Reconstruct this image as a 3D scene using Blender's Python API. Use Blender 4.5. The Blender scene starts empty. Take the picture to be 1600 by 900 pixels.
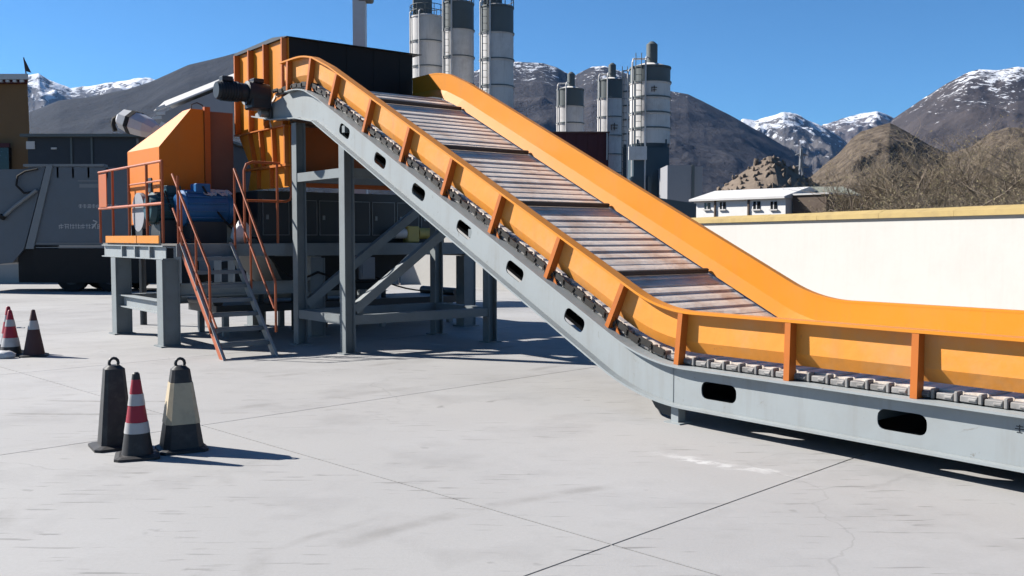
import bpy, bmesh, math, random
from mathutils import Vector, Matrix, noise
from mathutils.geometry import tessellate_polygon
R = math.radians
random.seed(7)
scene = bpy.context.scene
COL = scene.collection

# ------------------------------------------------------------------ camera, sky, sun, exposure
CAM_H = 1.75
FPX = 1490.0
PITCH = math.atan(78 / FPX)
cam_d = bpy.data.cameras.new('camera')
cam = bpy.data.objects.new('camera', cam_d)
COL.objects.link(cam)
cam.location = (0, 0, CAM_H)
cam.rotation_euler = (R(90) - PITCH, 0, 0)
cam_d.sensor_width = 36
cam_d.lens = 36 * FPX / 1600
cam_d.clip_start = 0.1
cam_d.clip_end = 30000
scene.camera = cam

SUN_EL = R(35)
SUN_TO = Vector((-0.948 * math.cos(SUN_EL), 0.318 * math.cos(SUN_EL), math.sin(SUN_EL)))
world = bpy.data.worlds.new('World')
scene.world = world
world.use_nodes = True
wn = world.node_tree.nodes
sky = wn.new('ShaderNodeTexSky')
sky.sky_type = 'NISHITA'
sky.sun_disc = False
sky.sun_elevation = SUN_EL
sky.sun_rotation = math.atan2(SUN_TO.x, SUN_TO.y)
sky.altitude = 0
sky.air_density = 0.8
sky.dust_density = 0.0
sky.ozone_density = 10
wn['Background'].inputs[1].default_value = 0.05
tint = wn.new('ShaderNodeMix')
tint.data_type = 'RGBA'
tint.blend_type = 'MULTIPLY'
tint.inputs[0].default_value = 1.0
tint.inputs[7].default_value = (0.80, 1.04, 1.0, 1)
world.node_tree.links.new(sky.outputs[0], tint.inputs[6])
world.node_tree.links.new(tint.outputs[2], wn['Background'].inputs[0])

sun_d = bpy.data.lights.new('sun', 'SUN')
sun_d.energy = 5.0
sun_d.angle = R(0.5)
sun_d.color = (1.0, 0.95, 0.88)
sun = bpy.data.objects.new('sun', sun_d)
COL.objects.link(sun)
sun.rotation_euler = SUN_TO.to_track_quat('Z', 'Y').to_euler()
sun.location = (-20, 10, 30)

scene.view_settings.view_transform = 'Standard'
scene.view_settings.look = 'None'
scene.view_settings.exposure = 1.42
scene.view_settings.gamma = 1.0
scene.render.engine = 'CYCLES'
scene.cycles.use_denoising = True
scene.cycles.max_bounces = 5
scene.cycles.use_adaptive_sampling = True
scene.cycles.adaptive_threshold = 0.02
scene.cycles.volume_bounces = 0


# ------------------------------------------------------------------ materials
ALB = 0.55


def mat(name, col, rough=0.6, metal=0.0, var=0.12, scale=3.0, bump=0.0, bscale=30.0, dirt=None, dirt_amt=0.0, dirt_scale=2.0, spec=0.28, wear=None, wear_amt=0.5, wear_scale=7.0, streak=None, streak_amt=0.4):
    m = bpy.data.materials.new(name)
    m.use_nodes = True
    nt = m.node_tree
    n = nt.nodes
    L = nt.links.new
    b = n['Principled BSDF']
    b.inputs['Roughness'].default_value = rough
    b.inputs['Metallic'].default_value = metal
    b.inputs['Specular IOR Level'].default_value = spec
    geo = n.new('ShaderNodeNewGeometry')
    nz = n.new('ShaderNodeTexNoise')
    nz.inputs['Scale'].default_value = scale
    nz.inputs['Detail'].default_value = 6
    L(geo.outputs['Position'], nz.inputs['Vector'])
    mx = n.new('ShaderNodeMix')
    mx.data_type = 'RGBA'
    c = Vector(col) * ALB
    mx.inputs[6].default_value = (*(c * (1 - var)), 1)
    mx.inputs[7].default_value = (*[min(1, v) for v in c * (1 + var)], 1)
    L(nz.outputs['Fac'], mx.inputs[0])
    out = mx.outputs[2]
    if dirt is not None:
        n2 = n.new('ShaderNodeTexNoise')
        n2.inputs['Scale'].default_value = dirt_scale
        n2.inputs['Detail'].default_value = 9
        n2.inputs['Roughness'].default_value = 0.7
        L(geo.outputs['Position'], n2.inputs['Vector'])
        rp = n.new('ShaderNodeMapRange')
        rp.inputs[1].default_value = 0.48
        rp.inputs[2].default_value = 0.75
        rp.inputs[4].default_value = dirt_amt
        L(n2.outputs['Fac'], rp.inputs[0])
        m2 = n.new('ShaderNodeMix')
        m2.data_type = 'RGBA'
        m2.inputs[7].default_value = (*(Vector(dirt) * ALB), 1)
        L(rp.outputs[0], m2.inputs[0])
        L(out, m2.inputs[6])
        out = m2.outputs[2]
    if streak is not None:
        mp = n.new('ShaderNodeMapping')
        mp.inputs['Scale'].default_value = (5.0, 5.0, 0.45)
        L(geo.outputs['Position'], mp.inputs['Vector'])
        n4 = n.new('ShaderNodeTexNoise')
        n4.inputs['Scale'].default_value = 1.3
        n4.inputs['Detail'].default_value = 7
        n4.inputs['Roughness'].default_value = 0.65
        L(mp.outputs[0], n4.inputs['Vector'])
        r4 = n.new('ShaderNodeMapRange')
        r4.inputs[1].default_value = 0.52
        r4.inputs[2].default_value = 0.72
        r4.inputs[4].default_value = streak_amt
        L(n4.outputs['Fac'], r4.inputs[0])
        m4 = n.new('ShaderNodeMix')
        m4.data_type = 'RGBA'
        m4.inputs[7].default_value = (*(Vector(streak) * ALB), 1)
        L(r4.outputs[0], m4.inputs[0])
        L(out, m4.inputs[6])
        out = m4.outputs[2]
    if wear is not None:
        n5 = n.new('ShaderNodeTexNoise')
        n5.inputs['Scale'].default_value = wear_scale
        n5.inputs['Detail'].default_value = 12
        n5.inputs['Roughness'].default_value = 0.78
        n5.inputs['Distortion'].default_value = 0.8
        L(geo.outputs['Position'], n5.inputs['Vector'])
        r5 = n.new('ShaderNodeMapRange')
        r5.inputs[1].default_value = 0.61
        r5.inputs[2].default_value = 0.66
        r5.inputs[4].default_value = wear_amt
        L(n5.outputs['Fac'], r5.inputs[0])
        m5 = n.new('ShaderNodeMix')
        m5.data_type = 'RGBA'
        m5.inputs[7].default_value = (*(Vector(wear) * ALB), 1)
        L(r5.outputs[0], m5.inputs[0])
        L(out, m5.inputs[6])
        out = m5.outputs[2]
    L(out, b.inputs['Base Color'])
    if bump > 0:
        n3 = n.new('ShaderNodeTexNoise')
        n3.inputs['Scale'].default_value = bscale
        n3.inputs['Detail'].default_value = 8
        L(geo.outputs['Position'], n3.inputs['Vector'])
        bp = n.new('ShaderNodeBump')
        bp.inputs['Strength'].default_value = bump
        bp.inputs['Distance'].default_value = 0.05
        L(n3.outputs['Fac'], bp.inputs['Height'])
        L(bp.outputs[0], b.inputs['Normal'])
    return m


ORANGE = (0.88, 0.315, 0.018)
M = {}
M['orange_sheen_dust'] = mat('sheen_dust_orange_paint', (0.95, 0.365, 0.05), 0.5, var=0.06, scale=1.2, dirt=(0.72, 0.44, 0.22), dirt_amt=0.65, dirt_scale=1.3, bump=0.35, bscale=1.6, wear=(0.42, 0.19, 0.08), wear_amt=0.7, wear_scale=4, streak=(0.62, 0.30, 0.11), streak_amt=0.45)  # near panel's glancing sheen put into a paler orange, along with dust and wear
M['orange'] = mat('orange_paint', ORANGE, 0.42, var=0.05, scale=1.2, wear=(0.55, 0.22, 0.06), wear_amt=0.4, wear_scale=4, streak=(0.66, 0.28, 0.07), streak_amt=0.35, dirt=(0.72, 0.34, 0.10), dirt_amt=0.35, dirt_scale=1.6, bump=0.03, bscale=3)
M['orange_post'] = mat('orange_post_paint', (0.66, 0.19, 0.03), 0.45, var=0.1, dirt=(0.3, 0.12, 0.05), dirt_amt=0.4)
M['red_orange'] = mat('red_orange_paint', (0.62, 0.15, 0.03), 0.5, var=0.08, dirt=(0.35, 0.16, 0.08), dirt_amt=0.4)
M['hood_orange'] = mat('hood_orange_paint', (0.86, 0.25, 0.03), 0.55, var=0.05, scale=1.2, dirt=(0.70, 0.30, 0.10), dirt_amt=0.3, dirt_scale=1.6, spec=0.16, wear=(0.45, 0.15, 0.04), wear_amt=0.4, wear_scale=4, streak=(0.6, 0.22, 0.05), streak_amt=0.35)
M['rail_orange'] = mat('rail_paint', (0.55, 0.13, 0.04), 0.45, var=0.12, dirt=(0.25, 0.1, 0.06), dirt_amt=0.5)
M['brown_red'] = mat('faded_red_brown_paint', (0.22, 0.11, 0.085), 0.7, var=0.1, dirt=(0.15, 0.08, 0.06), dirt_amt=0.4)
M['grey'] = mat('pale_grey_paint', (0.40, 0.44, 0.455), 0.5, var=0.05, dirt=(0.31, 0.31, 0.30), dirt_amt=0.4, dirt_scale=1.4, wear=(0.20, 0.17, 0.14), wear_amt=0.7, wear_scale=5, streak=(0.30, 0.29, 0.27), streak_amt=0.4, bump=0.02, bscale=5)
M['grey_leg'] = mat('grey_steel_paint', (0.27, 0.305, 0.32), 0.55, var=0.08, dirt=(0.15, 0.14, 0.13), dirt_amt=0.4)
M['deck'] = mat('chequer_deck_steel', (0.16, 0.15, 0.14), 0.7, var=0.2)
M['dark_steel'] = mat('dark_machine_steel', (0.05, 0.058, 0.065), 0.5, var=0.25, dirt=(0.1, 0.08, 0.06), dirt_amt=0.4)
M['dark_edge'] = mat('worn_panel_edge', (0.3, 0.31, 0.31), 0.5, metal=0.4, var=0.2)
M['navy'] = mat('navy_gearbox_paint', (0.018, 0.026, 0.036), 0.45, var=0.2, dirt=(0.08, 0.07, 0.06), dirt_amt=0.4)
M['blue'] = mat('blue_motor_paint', (0.03, 0.17, 0.42), 0.35, var=0.1, dirt=(0.05, 0.07, 0.1), dirt_amt=0.4)
M['teal'] = mat('teal_motor_paint', (0.03, 0.10, 0.125), 0.4, var=0.15)
M['rubber'] = mat('black_rubber', (0.017, 0.016, 0.016), 0.75, var=0.2)
M['white_metal'] = mat('white_painted_metal', (0.74, 0.75, 0.76), 0.5, var=0.04, dirt=(0.5, 0.47, 0.42), dirt_amt=0.35)
M['yellow'] = mat('yellow_machine_paint', (0.6, 0.48, 0.14), 0.5, var=0.1, dirt=(0.3, 0.26, 0.2), dirt_amt=0.6)
M['slat'] = mat('worn_steel_slat', (1.0, 0.88, 0.77), 0.5, metal=0.2, var=0.2, scale=5, wear=(0.25, 0.15, 0.10), wear_amt=0.7, wear_scale=5, dirt=(0.62, 0.37, 0.23), dirt_amt=0.9, dirt_scale=1.7, bump=0.15, bscale=14)
M['slat_end'] = mat('slat_end_steel', (0.36, 0.35, 0.34), 0.5, metal=0.1, var=0.45, scale=7, dirt=(0.07, 0.06, 0.055), dirt_amt=0.95, dirt_scale=4)
M['flight'] = mat('dark_flight_steel', (0.10, 0.085, 0.075), 0.6, metal=0.2, var=0.3)
M['chain'] = mat('dark_chain_steel', (0.06, 0.055, 0.05), 0.5, metal=0.5, var=0.3, scale=20)
M['cone_red'] = mat('cone_red_plastic', (0.42, 0.025, 0.05), 0.5, var=0.08, dirt=(0.2, 0.03, 0.04), dirt_amt=0.4, dirt_scale=8)
M['cone_white'] = mat('cone_reflective_band', (0.56, 0.55, 0.55), 0.4, var=0.06, dirt=(0.35, 0.32, 0.3), dirt_amt=0.5, dirt_scale=12)
M['cone_black'] = mat('cone_black_rubber', (0.035, 0.035, 0.038), 0.55, var=0.25, scale=8, dirt=(0.1, 0.095, 0.09), dirt_amt=0.7, dirt_scale=9)
M['cone_cream'] = mat('cone_cream_sleeve', (0.62, 0.52, 0.36), 0.55, var=0.08, dirt=(0.35, 0.3, 0.22), dirt_amt=0.6, dirt_scale=10)
M['cone_dull'] = mat('cone_faded_red', (0.10, 0.05, 0.05), 0.7, var=0.2)
M['truck'] = mat('grey_truck_paint', (0.15, 0.175, 0.205), 0.45, var=0.08, dirt=(0.14, 0.135, 0.13), dirt_amt=0.4)
M['truck_light'] = mat('pale_truck_trim', (0.25, 0.27, 0.285), 0.45, var=0.1)
M['print'] = mat('white_print', (0.6, 0.6, 0.6), 0.6, var=0.05)
M['tyre'] = mat('tyre_rubber', (0.02, 0.02, 0.02), 0.85, var=0.2)
M['glass'] = mat('dark_window_glass', (0.02, 0.025, 0.03), 0.08, var=0.1, spec=0.6)
M['wall_white'] = mat('white_wall_render', (0.60, 0.585, 0.555), 0.85, var=0.02, scale=0.6, dirt=(0.47, 0.45, 0.42), dirt_amt=0.3, dirt_scale=0.6, streak=(0.46, 0.43, 0.38), streak_amt=0.14, bump=0.05, bscale=8)
M['cottage'] = mat('cottage_limewash', (1.0, 0.99, 0.96), 0.9, var=0.03, spec=0.1, dirt=(0.8, 0.76, 0.7), dirt_amt=0.3)
M['ochre'] = mat('ochre_coping', (0.50, 0.37, 0.15), 0.8, var=0.15, scale=1.5, dirt=(0.25, 0.17, 0.09), dirt_amt=0.5)
M['tib'] = mat('brown_rammed_wall', (0.30, 0.165, 0.075), 0.9, var=0.12, scale=0.8, bump=0.1, bscale=6)
M['maroon'] = mat('maroon_cladding', (0.12, 0.028, 0.035), 0.6, var=0.12)
M['shed'] = mat('dark_shed_cladding', (0.045, 0.055, 0.07), 0.6, var=0.15)
M['pale_panel'] = mat('pale_sandwich_panel', (0.36, 0.37, 0.40), 0.6, var=0.05)
M['silo'] = mat('dirty_white_silo', (0.86, 0.84, 0.82), 0.7, spec=0.15, var=0.08, scale=0.5, streak=(0.34, 0.3, 0.28), streak_amt=0.35, dirt=(0.32, 0.28, 0.26), dirt_amt=0.55, dirt_scale=0.4)
M['silo_dark'] = mat('silo_dark_band', (0.14, 0.165, 0.17), 0.6, var=0.15, scale=0.7)
M['silo_teal'] = mat('silo_teal_frame', (0.06, 0.10, 0.13), 0.6, var=0.2, scale=0.7)
M['roof_white'] = mat('white_sheet_roof', (0.76, 0.75, 0.74), 0.6, var=0.05, dirt=(0.5, 0.47, 0.45), dirt_amt=0.4, dirt_scale=0.5)
M['mud'] = mat('mud_brown_wall', (0.16, 0.12, 0.095), 0.9, var=0.12)
M['thatch'] = mat('pale_green_weathered_roof', (0.33, 0.35, 0.29), 0.9, var=0.3, scale=2.5, bump=0.4, bscale=4)
M['rock'] = mat('tan_rock', (0.26, 0.205, 0.16), 0.95, var=0.3, scale=1.6, dirt=(0.17, 0.13, 0.105), dirt_amt=0.7, dirt_scale=2.2, bump=0.8, bscale=1.5)
M['bark'] = mat('grey_brown_bark', (0.30, 0.24, 0.19), 0.9, var=0.25)
M['twig'] = mat('dry_twig', (0.33, 0.265, 0.185), 0.9, var=0.3, scale=0.8)
M['leaf'] = mat('olive_dry_leaf', (0.25, 0.215, 0.11), 0.8, var=0.35, scale=0.7)
M['dry_grass'] = mat('dry_verge', (0.17, 0.14, 0.07), 0.95, var=0.3)
M['cloth'] = mat('dark_flag_cloth', (0.05, 0.05, 0.06), 0.9, var=0.2)
M['lattice'] = mat('galvanised_lattice', (0.35, 0.36, 0.38), 0.6, var=0.1)


def concrete_mat():
    m = bpy.data.materials.new('yard_concrete')
    m.use_nodes = True
    nt = m.node_tree
    n = nt.nodes
    L = nt.links.new
    b = n['Principled BSDF']
    b.inputs['Roughness'].default_value = 0.72
    b.inputs['Specular IOR Level'].default_value = 0.25
    geo = n.new('ShaderNodeNewGeometry')
    inf = n.new('ShaderNodeObjectInfo')

    def noise_n(scale, detail=6, rough=0.55, vec=None):
        t = n.new('ShaderNodeTexNoise')
        t.inputs['Scale'].default_value = scale
        t.inputs['Detail'].default_value = detail
        t.inputs['Roughness'].default_value = rough
        L(vec or geo.outputs['Position'], t.inputs['Vector'])
        return t.outputs['Fac']

    def rng(src, a, c, lo=0.0, hi=1.0):
        r = n.new('ShaderNodeMapRange')
        r.inputs[1].default_value = a
        r.inputs[2].default_value = c
        r.inputs[3].default_value = lo
        r.inputs[4].default_value = hi
        L(src, r.inputs[0])
        return r.outputs[0]

    def mix(fac, a, c):
        x = n.new('ShaderNodeMix')
        x.data_type = 'RGBA'
        L(fac, x.inputs[0])
        for k, v in ((6, a), (7, c)):
            if isinstance(v, tuple):
                x.inputs[k].default_value = (*(Vector(v) * ALB), 1)
            else:
                L(v, x.inputs[k])
        return x.outputs[2]

    def mapping(scale, rot=0.0, loc=(0, 0, 0)):
        mp = n.new('ShaderNodeMapping')
        mp.inputs['Scale'].default_value = scale
        mp.inputs['Rotation'].default_value = (0, 0, rot)
        mp.inputs['Location'].default_value = loc
        L(geo.outputs['Position'], mp.inputs['Vector'])
        return mp.outputs[0]

    base = mix(rng(noise_n(0.35, 5), 0.3, 0.7), (0.405, 0.40, 0.405), (0.50, 0.495, 0.49))
    base = mix(rng(inf.outputs['Random'], 0, 1, 0, 0.75), base, (0.50, 0.495, 0.485))
    # broad damp-looking and dusty patches
    base = mix(rng(noise_n(0.9, 8, 0.65), 0.50, 0.72, 0, 0.6), base, (0.31, 0.305, 0.30))
    base = mix(rng(noise_n(0.22, 6, 0.6), 0.50, 0.68, 0, 0.55), base, (0.58, 0.58, 0.585))
    # oil drips and spots
    base = mix(rng(noise_n(3.1, 3, 0.5), 0.70, 0.76, 0, 0.6), base, (0.17, 0.165, 0.16))
    base = mix(rng(noise_n(0.16, 7, 0.62, mapping((1, 1, 1), 0, (7, 3, 0))), 0.53, 0.66, 0, 0.5), base, (0.35, 0.345, 0.34))
    # fine grain
    base = mix(rng(noise_n(40, 6, 0.7), 0.35, 0.65, 0, 0.22), base, (0.36, 0.355, 0.35))
    # scratches and trowel marks running mostly one way, sparse
    sc = noise_n(1.0, 4, 0.5, mapping((2.2, 20.0, 1), R(8)))
    sc2 = noise_n(0.55, 3, 0.5)
    mul = n.new('ShaderNodeMath')
    mul.operation = 'MULTIPLY'
    L(rng(sc, 0.62, 0.67), mul.inputs[0])
    L(rng(sc2, 0.40, 0.58), mul.inputs[1])
    base = mix(rng(mul.outputs[0], 0, 1, 0, 0.6), base, (0.20, 0.195, 0.19))
    # curved tyre marks: rings about a far turning centre
    for (cx, cy, r0, wd, am) in ((-4.0, 18.5, 8.35, 0.05, 0.8), (-4.0, 18.5, 9.1, 0.06, 0.8), (3.0, 2.0, 5.2, 0.10, 0.4), (3.0, 2.0, 5.45, 0.06, 0.4), (-9, 3, 6.5, 0.10, 0.4), (-9, 3, 7.9, 0.10, 0.4), (-14, 25, 17.0, 0.12, 0.45), (-14, 25, 18.9, 0.12, 0.45)):
        sub = n.new('ShaderNodeVectorMath')
        sub.operation = 'DISTANCE'
        cz = n.new('ShaderNodeCombineXYZ')
        sp = n.new('ShaderNodeSeparateXYZ')
        L(geo.outputs['Position'], sp.inputs[0])
        L(sp.outputs[0], cz.inputs[0])
        L(sp.outputs[1], cz.inputs[1])
        L(cz.outputs[0], sub.inputs[0])
        sub.inputs[1].default_value = (cx, cy, 0)
        d1 = n.new('ShaderNodeMath')
        d1.operation = 'SUBTRACT'
        d1.inputs[1].default_value = r0
        L(sub.outputs['Value'], d1.inputs[0])
        d2 = n.new('ShaderNodeMath')
        d2.operation = 'ABSOLUTE'
        L(d1.outputs[0], d2.inputs[0])
        line = rng(d2.outputs[0], wd * 0.3, wd, 1, 0)
        brk = rng(noise_n(0.8, 6, 0.65, mapping((1, 1, 1), 0, (cx, r0, 0))), 0.5, 0.62)
        mu = n.new('ShaderNodeMath')
        mu.operation = 'MULTIPLY'
        L(line, mu.inputs[0])
        L(brk, mu.inputs[1])
        base = mix(rng(mu.outputs[0], 0, 1, 0, am), base, (0.24, 0.23, 0.215))
    # pale cement spill streak in front of the conveyor foot
    mp = n.new('ShaderNodeMapping')
    mp.vector_type = 'TEXTURE'
    mp.inputs['Location'].default_value = (1.74, 7.43, 0)
    mp.inputs['Rotation'].default_value = (0, 0, R(-38))
    mp.inputs['Scale'].default_value = (0.55, 0.09, 1)
    wob = n.new('ShaderNodeTexNoise')
    wob.inputs['Scale'].default_value = 6
    L(geo.outputs['Position'], wob.inputs['Vector'])
    addv = n.new('ShaderNodeVectorMath')
    addv.operation = 'MULTIPLY_ADD'
    addv.inputs[1].default_value = (0.25, 0.25, 0)
    L(wob.outputs['Color'], addv.inputs[0])
    L(geo.outputs['Position'], addv.inputs[2])
    L(addv.outputs[0], mp.inputs['Vector'])
    ln = n.new('ShaderNodeVectorMath')
    ln.operation = 'LENGTH'
    L(mp.outputs[0], ln.inputs[0])
    spl = n.new('ShaderNodeMath')
    spl.operation = 'MULTIPLY'
    L(rng(ln.outputs['Value'], 0.4, 1.3, 0.8, 0), spl.inputs[0])
    L(rng(noise_n(5, 8, 0.7, mapping((1, 1.6, 1), R(38))), 0.44, 0.56), spl.inputs[1])
    base = mix(spl.outputs[0], base, (0.78, 0.78, 0.78))
    # hairline cracks
    dv = n.new('ShaderNodeVectorMath')
    dv.operation = 'MULTIPLY_ADD'
    dv.inputs[1].default_value = (1.1, 1.1, 0)
    wn2 = n.new('ShaderNodeTexNoise')
    wn2.inputs['Scale'].default_value = 0.9
    wn2.inputs['Detail'].default_value = 8
    L(geo.outputs['Position'], wn2.inputs['Vector'])
    L(wn2.outputs['Color'], dv.inputs[0])
    L(geo.outputs['Position'], dv.inputs[2])
    vo = n.new('ShaderNodeTexVoronoi')
    vo.feature = 'DISTANCE_TO_EDGE'
    vo.inputs['Scale'].default_value = 0.33
    L(dv.outputs[0], vo.inputs['Vector'])
    ck = n.new('ShaderNodeMath')
    ck.operation = 'MULTIPLY'
    L(rng(vo.outputs['Distance'], 0.001, 0.004, 1, 0), ck.inputs[0])
    L(rng(noise_n(0.35, 4, 0.6, mapping((1, 1, 1), 0, (31, 7, 0))), 0.50, 0.60), ck.inputs[1])
    base = mix(rng(ck.outputs[0], 0, 1, 0, 0.22), base, (0.18, 0.175, 0.17))
    # grit and pits
    base = mix(rng(noise_n(95, 3, 0.6), 0.68, 0.74, 0, 0.5), base, (0.2, 0.195, 0.19))
    L(base, b.inputs['Base Color'])
    bp = n.new('ShaderNodeBump')
    bp.inputs['Strength'].default_value = 0.12
    bp.inputs['Distance'].default_value = 0.02
    L(noise_n(60, 8, 0.7), bp.inputs['Height'])
    L(bp.outputs[0], b.inputs['Normal'])
    return m


M['concrete'] = concrete_mat()


def mountain_mat(name, rock_a, rock_b, snow_z, snow_amp, scale, bump=0.25, snow_col=(0.50, 0.52, 0.56)):
    m = bpy.data.materials.new(name)
    m.use_nodes = True
    nt = m.node_tree
    n = nt.nodes
    L = nt.links.new
    b = n['Principled BSDF']
    b.inputs['Roughness'].default_value = 0.95
    b.inputs['Specular IOR Level'].default_value = 0.1
    geo = n.new('ShaderNodeNewGeometry')
    t = n.new('ShaderNodeTexNoise')
    t.inputs['Scale'].default_value = scale
    t.inputs['Detail'].default_value = 10
    t.inputs['Roughness'].default_value = 0.65
    L(geo.outputs['Position'], t.inputs['Vector'])
    mx = n.new('ShaderNodeMix')
    mx.data_type = 'RGBA'
    mx.inputs[6].default_value = (*(Vector(rock_a) * ALB), 1)
    mx.inputs[7].default_value = (*(Vector(rock_b) * ALB), 1)
    r0 = n.new('ShaderNodeMapRange')
    r0.inputs[1].default_value = 0.32
    r0.inputs[2].default_value = 0.68
    L(t.outputs['Fac'], r0.inputs[0])
    L(r0.outputs[0], mx.inputs[0])
    out = mx.outputs[2]
    if snow_z is not None:
        sp = n.new('ShaderNodeSeparateXYZ')
        L(geo.outputs['Position'], sp.inputs[0])
        t2 = n.new('ShaderNodeTexNoise')
        t2.inputs['Scale'].default_value = scale * 4.0
        t2.inputs['Detail'].default_value = 12
        t2.inputs['Roughness'].default_value = 0.72
        t2.inputs['Distortion'].default_value = 0.6
        L(geo.outputs['Position'], t2.inputs['Vector'])
        ma = n.new('ShaderNodeMath')
        ma.operation = 'MULTIPLY_ADD'
        ma.inputs[1].default_value = snow_amp * 3.0
        L(t2.outputs['Fac'], ma.inputs[0])
        L(sp.outputs[2], ma.inputs[2])
        # steep faces stay bare
        spn = n.new('ShaderNodeSeparateXYZ')
        L(geo.outputs['Normal'], spn.inputs[0])
        mb_ = n.new('ShaderNodeMath')
        mb_.operation = 'MULTIPLY_ADD'
        mb_.inputs[1].default_value = snow_amp * 1.2
        L(spn.outputs[2], mb_.inputs[0])
        L(ma.outputs[0], mb_.inputs[2])
        r = n.new('ShaderNodeMapRange')
        r.inputs[1].default_value = snow_z + snow_amp * 2.40
        r.inputs[2].default_value = snow_z + snow_amp * 2.55
        L(mb_.outputs[0], r.inputs[0])
        m2 = n.new('ShaderNodeMix')
        m2.data_type = 'RGBA'
        m2.inputs[7].default_value = (*snow_col, 1)
        L(r.outputs[0], m2.inputs[0])
        L(out, m2.inputs[6])
        out = m2.outputs[2]
    L(out, b.inputs['Base Color'])
    bp = n.new('ShaderNodeBump')
    bp.inputs['Strength'].default_value = 0.8
    bp.inputs['Distance'].default_value = bump / scale
    L(t.outputs['Fac'], bp.inputs['Height'])
    L(bp.outputs[0], b.inputs['Normal'])
    return m


# ------------------------------------------------------------------ helpers
ORG = {}


def tag(o, label=None, cat=None, group=None, kind=None):
    if label:
        o['label'] = label
    if cat:
        o['category'] = cat
    if group:
        o['group'] = group
    if kind:
        o['kind'] = kind
    return o


def thing(name, loc, label, cat=None, group=None, kind=None):
    o = bpy.data.objects.new(name, None)
    COL.objects.link(o)
    o.empty_display_size = 0.2
    o.location = loc
    ORG[o] = Vector(loc)
    return tag(o, label, cat, group, kind)


class MB:
    """collects shapes in world coordinates, then links them as one mesh object"""

    def __init__(self):
        self.v, self.f = [], []

    def add(self, verts, faces):
        b = len(self.v)
        self.v += [Vector(p) for p in verts]
        self.f += [[b + i for i in f] for f in faces]
        return self

    def box(self, f, a, b, c):
        vs = [f(x, y, z) for x in a for y in b for z in c]
        return self.add(vs, [(0, 1, 3, 2), (4, 6, 7, 5), (0, 4, 5, 1), (2, 3, 7, 6), (0, 2, 6, 4), (1, 5, 7, 3)])

    def prism(self, pts0, pts1):
        n = len(pts0)
        return self.add(list(pts0) + list(pts1),
                        [list(range(n)), list(range(2 * n - 1, n - 1, -1))] + [(i, (i + 1) % n, n + (i + 1) % n, n + i) for i in range(n)])

    def tube(self, pts, rad, seg=8, caps=True):
        pts = [Vector(p) for p in pts]
        rads = rad if isinstance(rad, (list, tuple)) else [rad] * len(pts)
        vs, fs = [], []
        up = None
        for i, p in enumerate(pts):
            d = (pts[min(i + 1, len(pts) - 1)] - pts[max(i - 1, 0)]).normalized()
            if up is None:
                up = Vector((0, 0, 1)) if abs(d.z) < 0.9 else Vector((1, 0, 0))
            x = d.cross(up).normalized()
            y = x.cross(d).normalized()
            up = y
            for k in range(seg):
                a = 2 * math.pi * k / seg
                vs.append(p + (x * math.cos(a) + y * math.sin(a)) * rads[i])
        for i in range(len(pts) - 1):
            for k in range(seg):
                fs.append((i * seg + k, i * seg + (k + 1) % seg, (i + 1) * seg + (k + 1) % seg, (i + 1) * seg + k))
        if caps:
            fs.append(list(range(seg - 1, -1, -1)))
            fs.append([(len(pts) - 1) * seg + k for k in range(seg)])
        return self.add(vs, fs)

    def bar(self, p0, p1, wx, wy, side=Vector((0, 0, 1))):
        """rectangular bar; wx along the horizontal cross, wy along the other"""
        p0, p1 = Vector(p0), Vector(p1)
        d = (p1 - p0).normalized()
        if abs(d.dot(side)) > 0.98:
            side = Vector((0, 1, 0))
        x = d.cross(side).normalized() * wx / 2
        y = x.cross(d).normalized() * wy / 2
        return self.prism([p0 + x + y, p0 - x + y, p0 - x - y, p0 + x - y], [p1 + x + y, p1 - x + y, p1 - x - y, p1 + x - y])

    def lathe(self, c, prof, seg=24, caps=True):
        """profile of (radius, z) about a vertical axis through c"""
        c = Vector(c)
        vs, fs = [], []
        for (r, z) in prof:
            for k in range(seg):
                a = 2 * math.pi * k / seg
                vs.append(c + Vector((r * math.cos(a), r * math.sin(a), z)))
        for i in range(len(prof) - 1):
            for k in range(seg):
                fs.append((i * seg + k, i * seg + (k + 1) % seg, (i + 1) * seg + (k + 1) % seg, (i + 1) * seg + k))
        if caps:
            fs.append(list(range(seg - 1, -1, -1)))
            fs.append([(len(prof) - 1) * seg + k for k in range(seg)])
        return self.add(vs, fs)

    def mesh(self, name, m, origin=(0, 0, 0), smooth=False, bevel=0.0, recalc=True):
        o = Vector(origin)
        me = bpy.data.meshes.new(name)
        me.from_pydata([v - o for v in self.v], [], self.f)
        bm = bmesh.new()
        bm.from_mesh(me)
        if recalc:
            bmesh.ops.recalc_face_normals(bm, faces=bm.faces)
        if bevel > 0:
            ed = [e for e in bm.edges if len(e.link_faces) == 2 and e.calc_face_angle(0) > 0.6]
            bmesh.ops.bevel(bm, geom=ed, offset=bevel, segments=1, affect='EDGES', clamp_overlap=True)
        if smooth:
            for f in bm.faces:
                f.smooth = True
            for e in bm.edges:
                if len(e.link_faces) == 2 and e.calc_face_angle(0) > 0.6:
                    e.smooth = False
        bm.to_mesh(me)
        bm.free()
        me.materials.append(m if not isinstance(m, str) else M[m])
        return me

    def build(self, name, m, parent=None, origin=None, smooth=False, bevel=0.0):
        if parent is not None:
            origin = ORG[parent]
        elif origin is None:
            origin = Vector((0, 0, 0))
        o = bpy.data.objects.new(name, self.mesh(name, m, origin, smooth, bevel))
        COL.objects.link(o)
        if parent is not None:
            o.parent = parent
        else:
            o.location = origin
        ORG[o] = Vector(origin)
        return o


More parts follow.
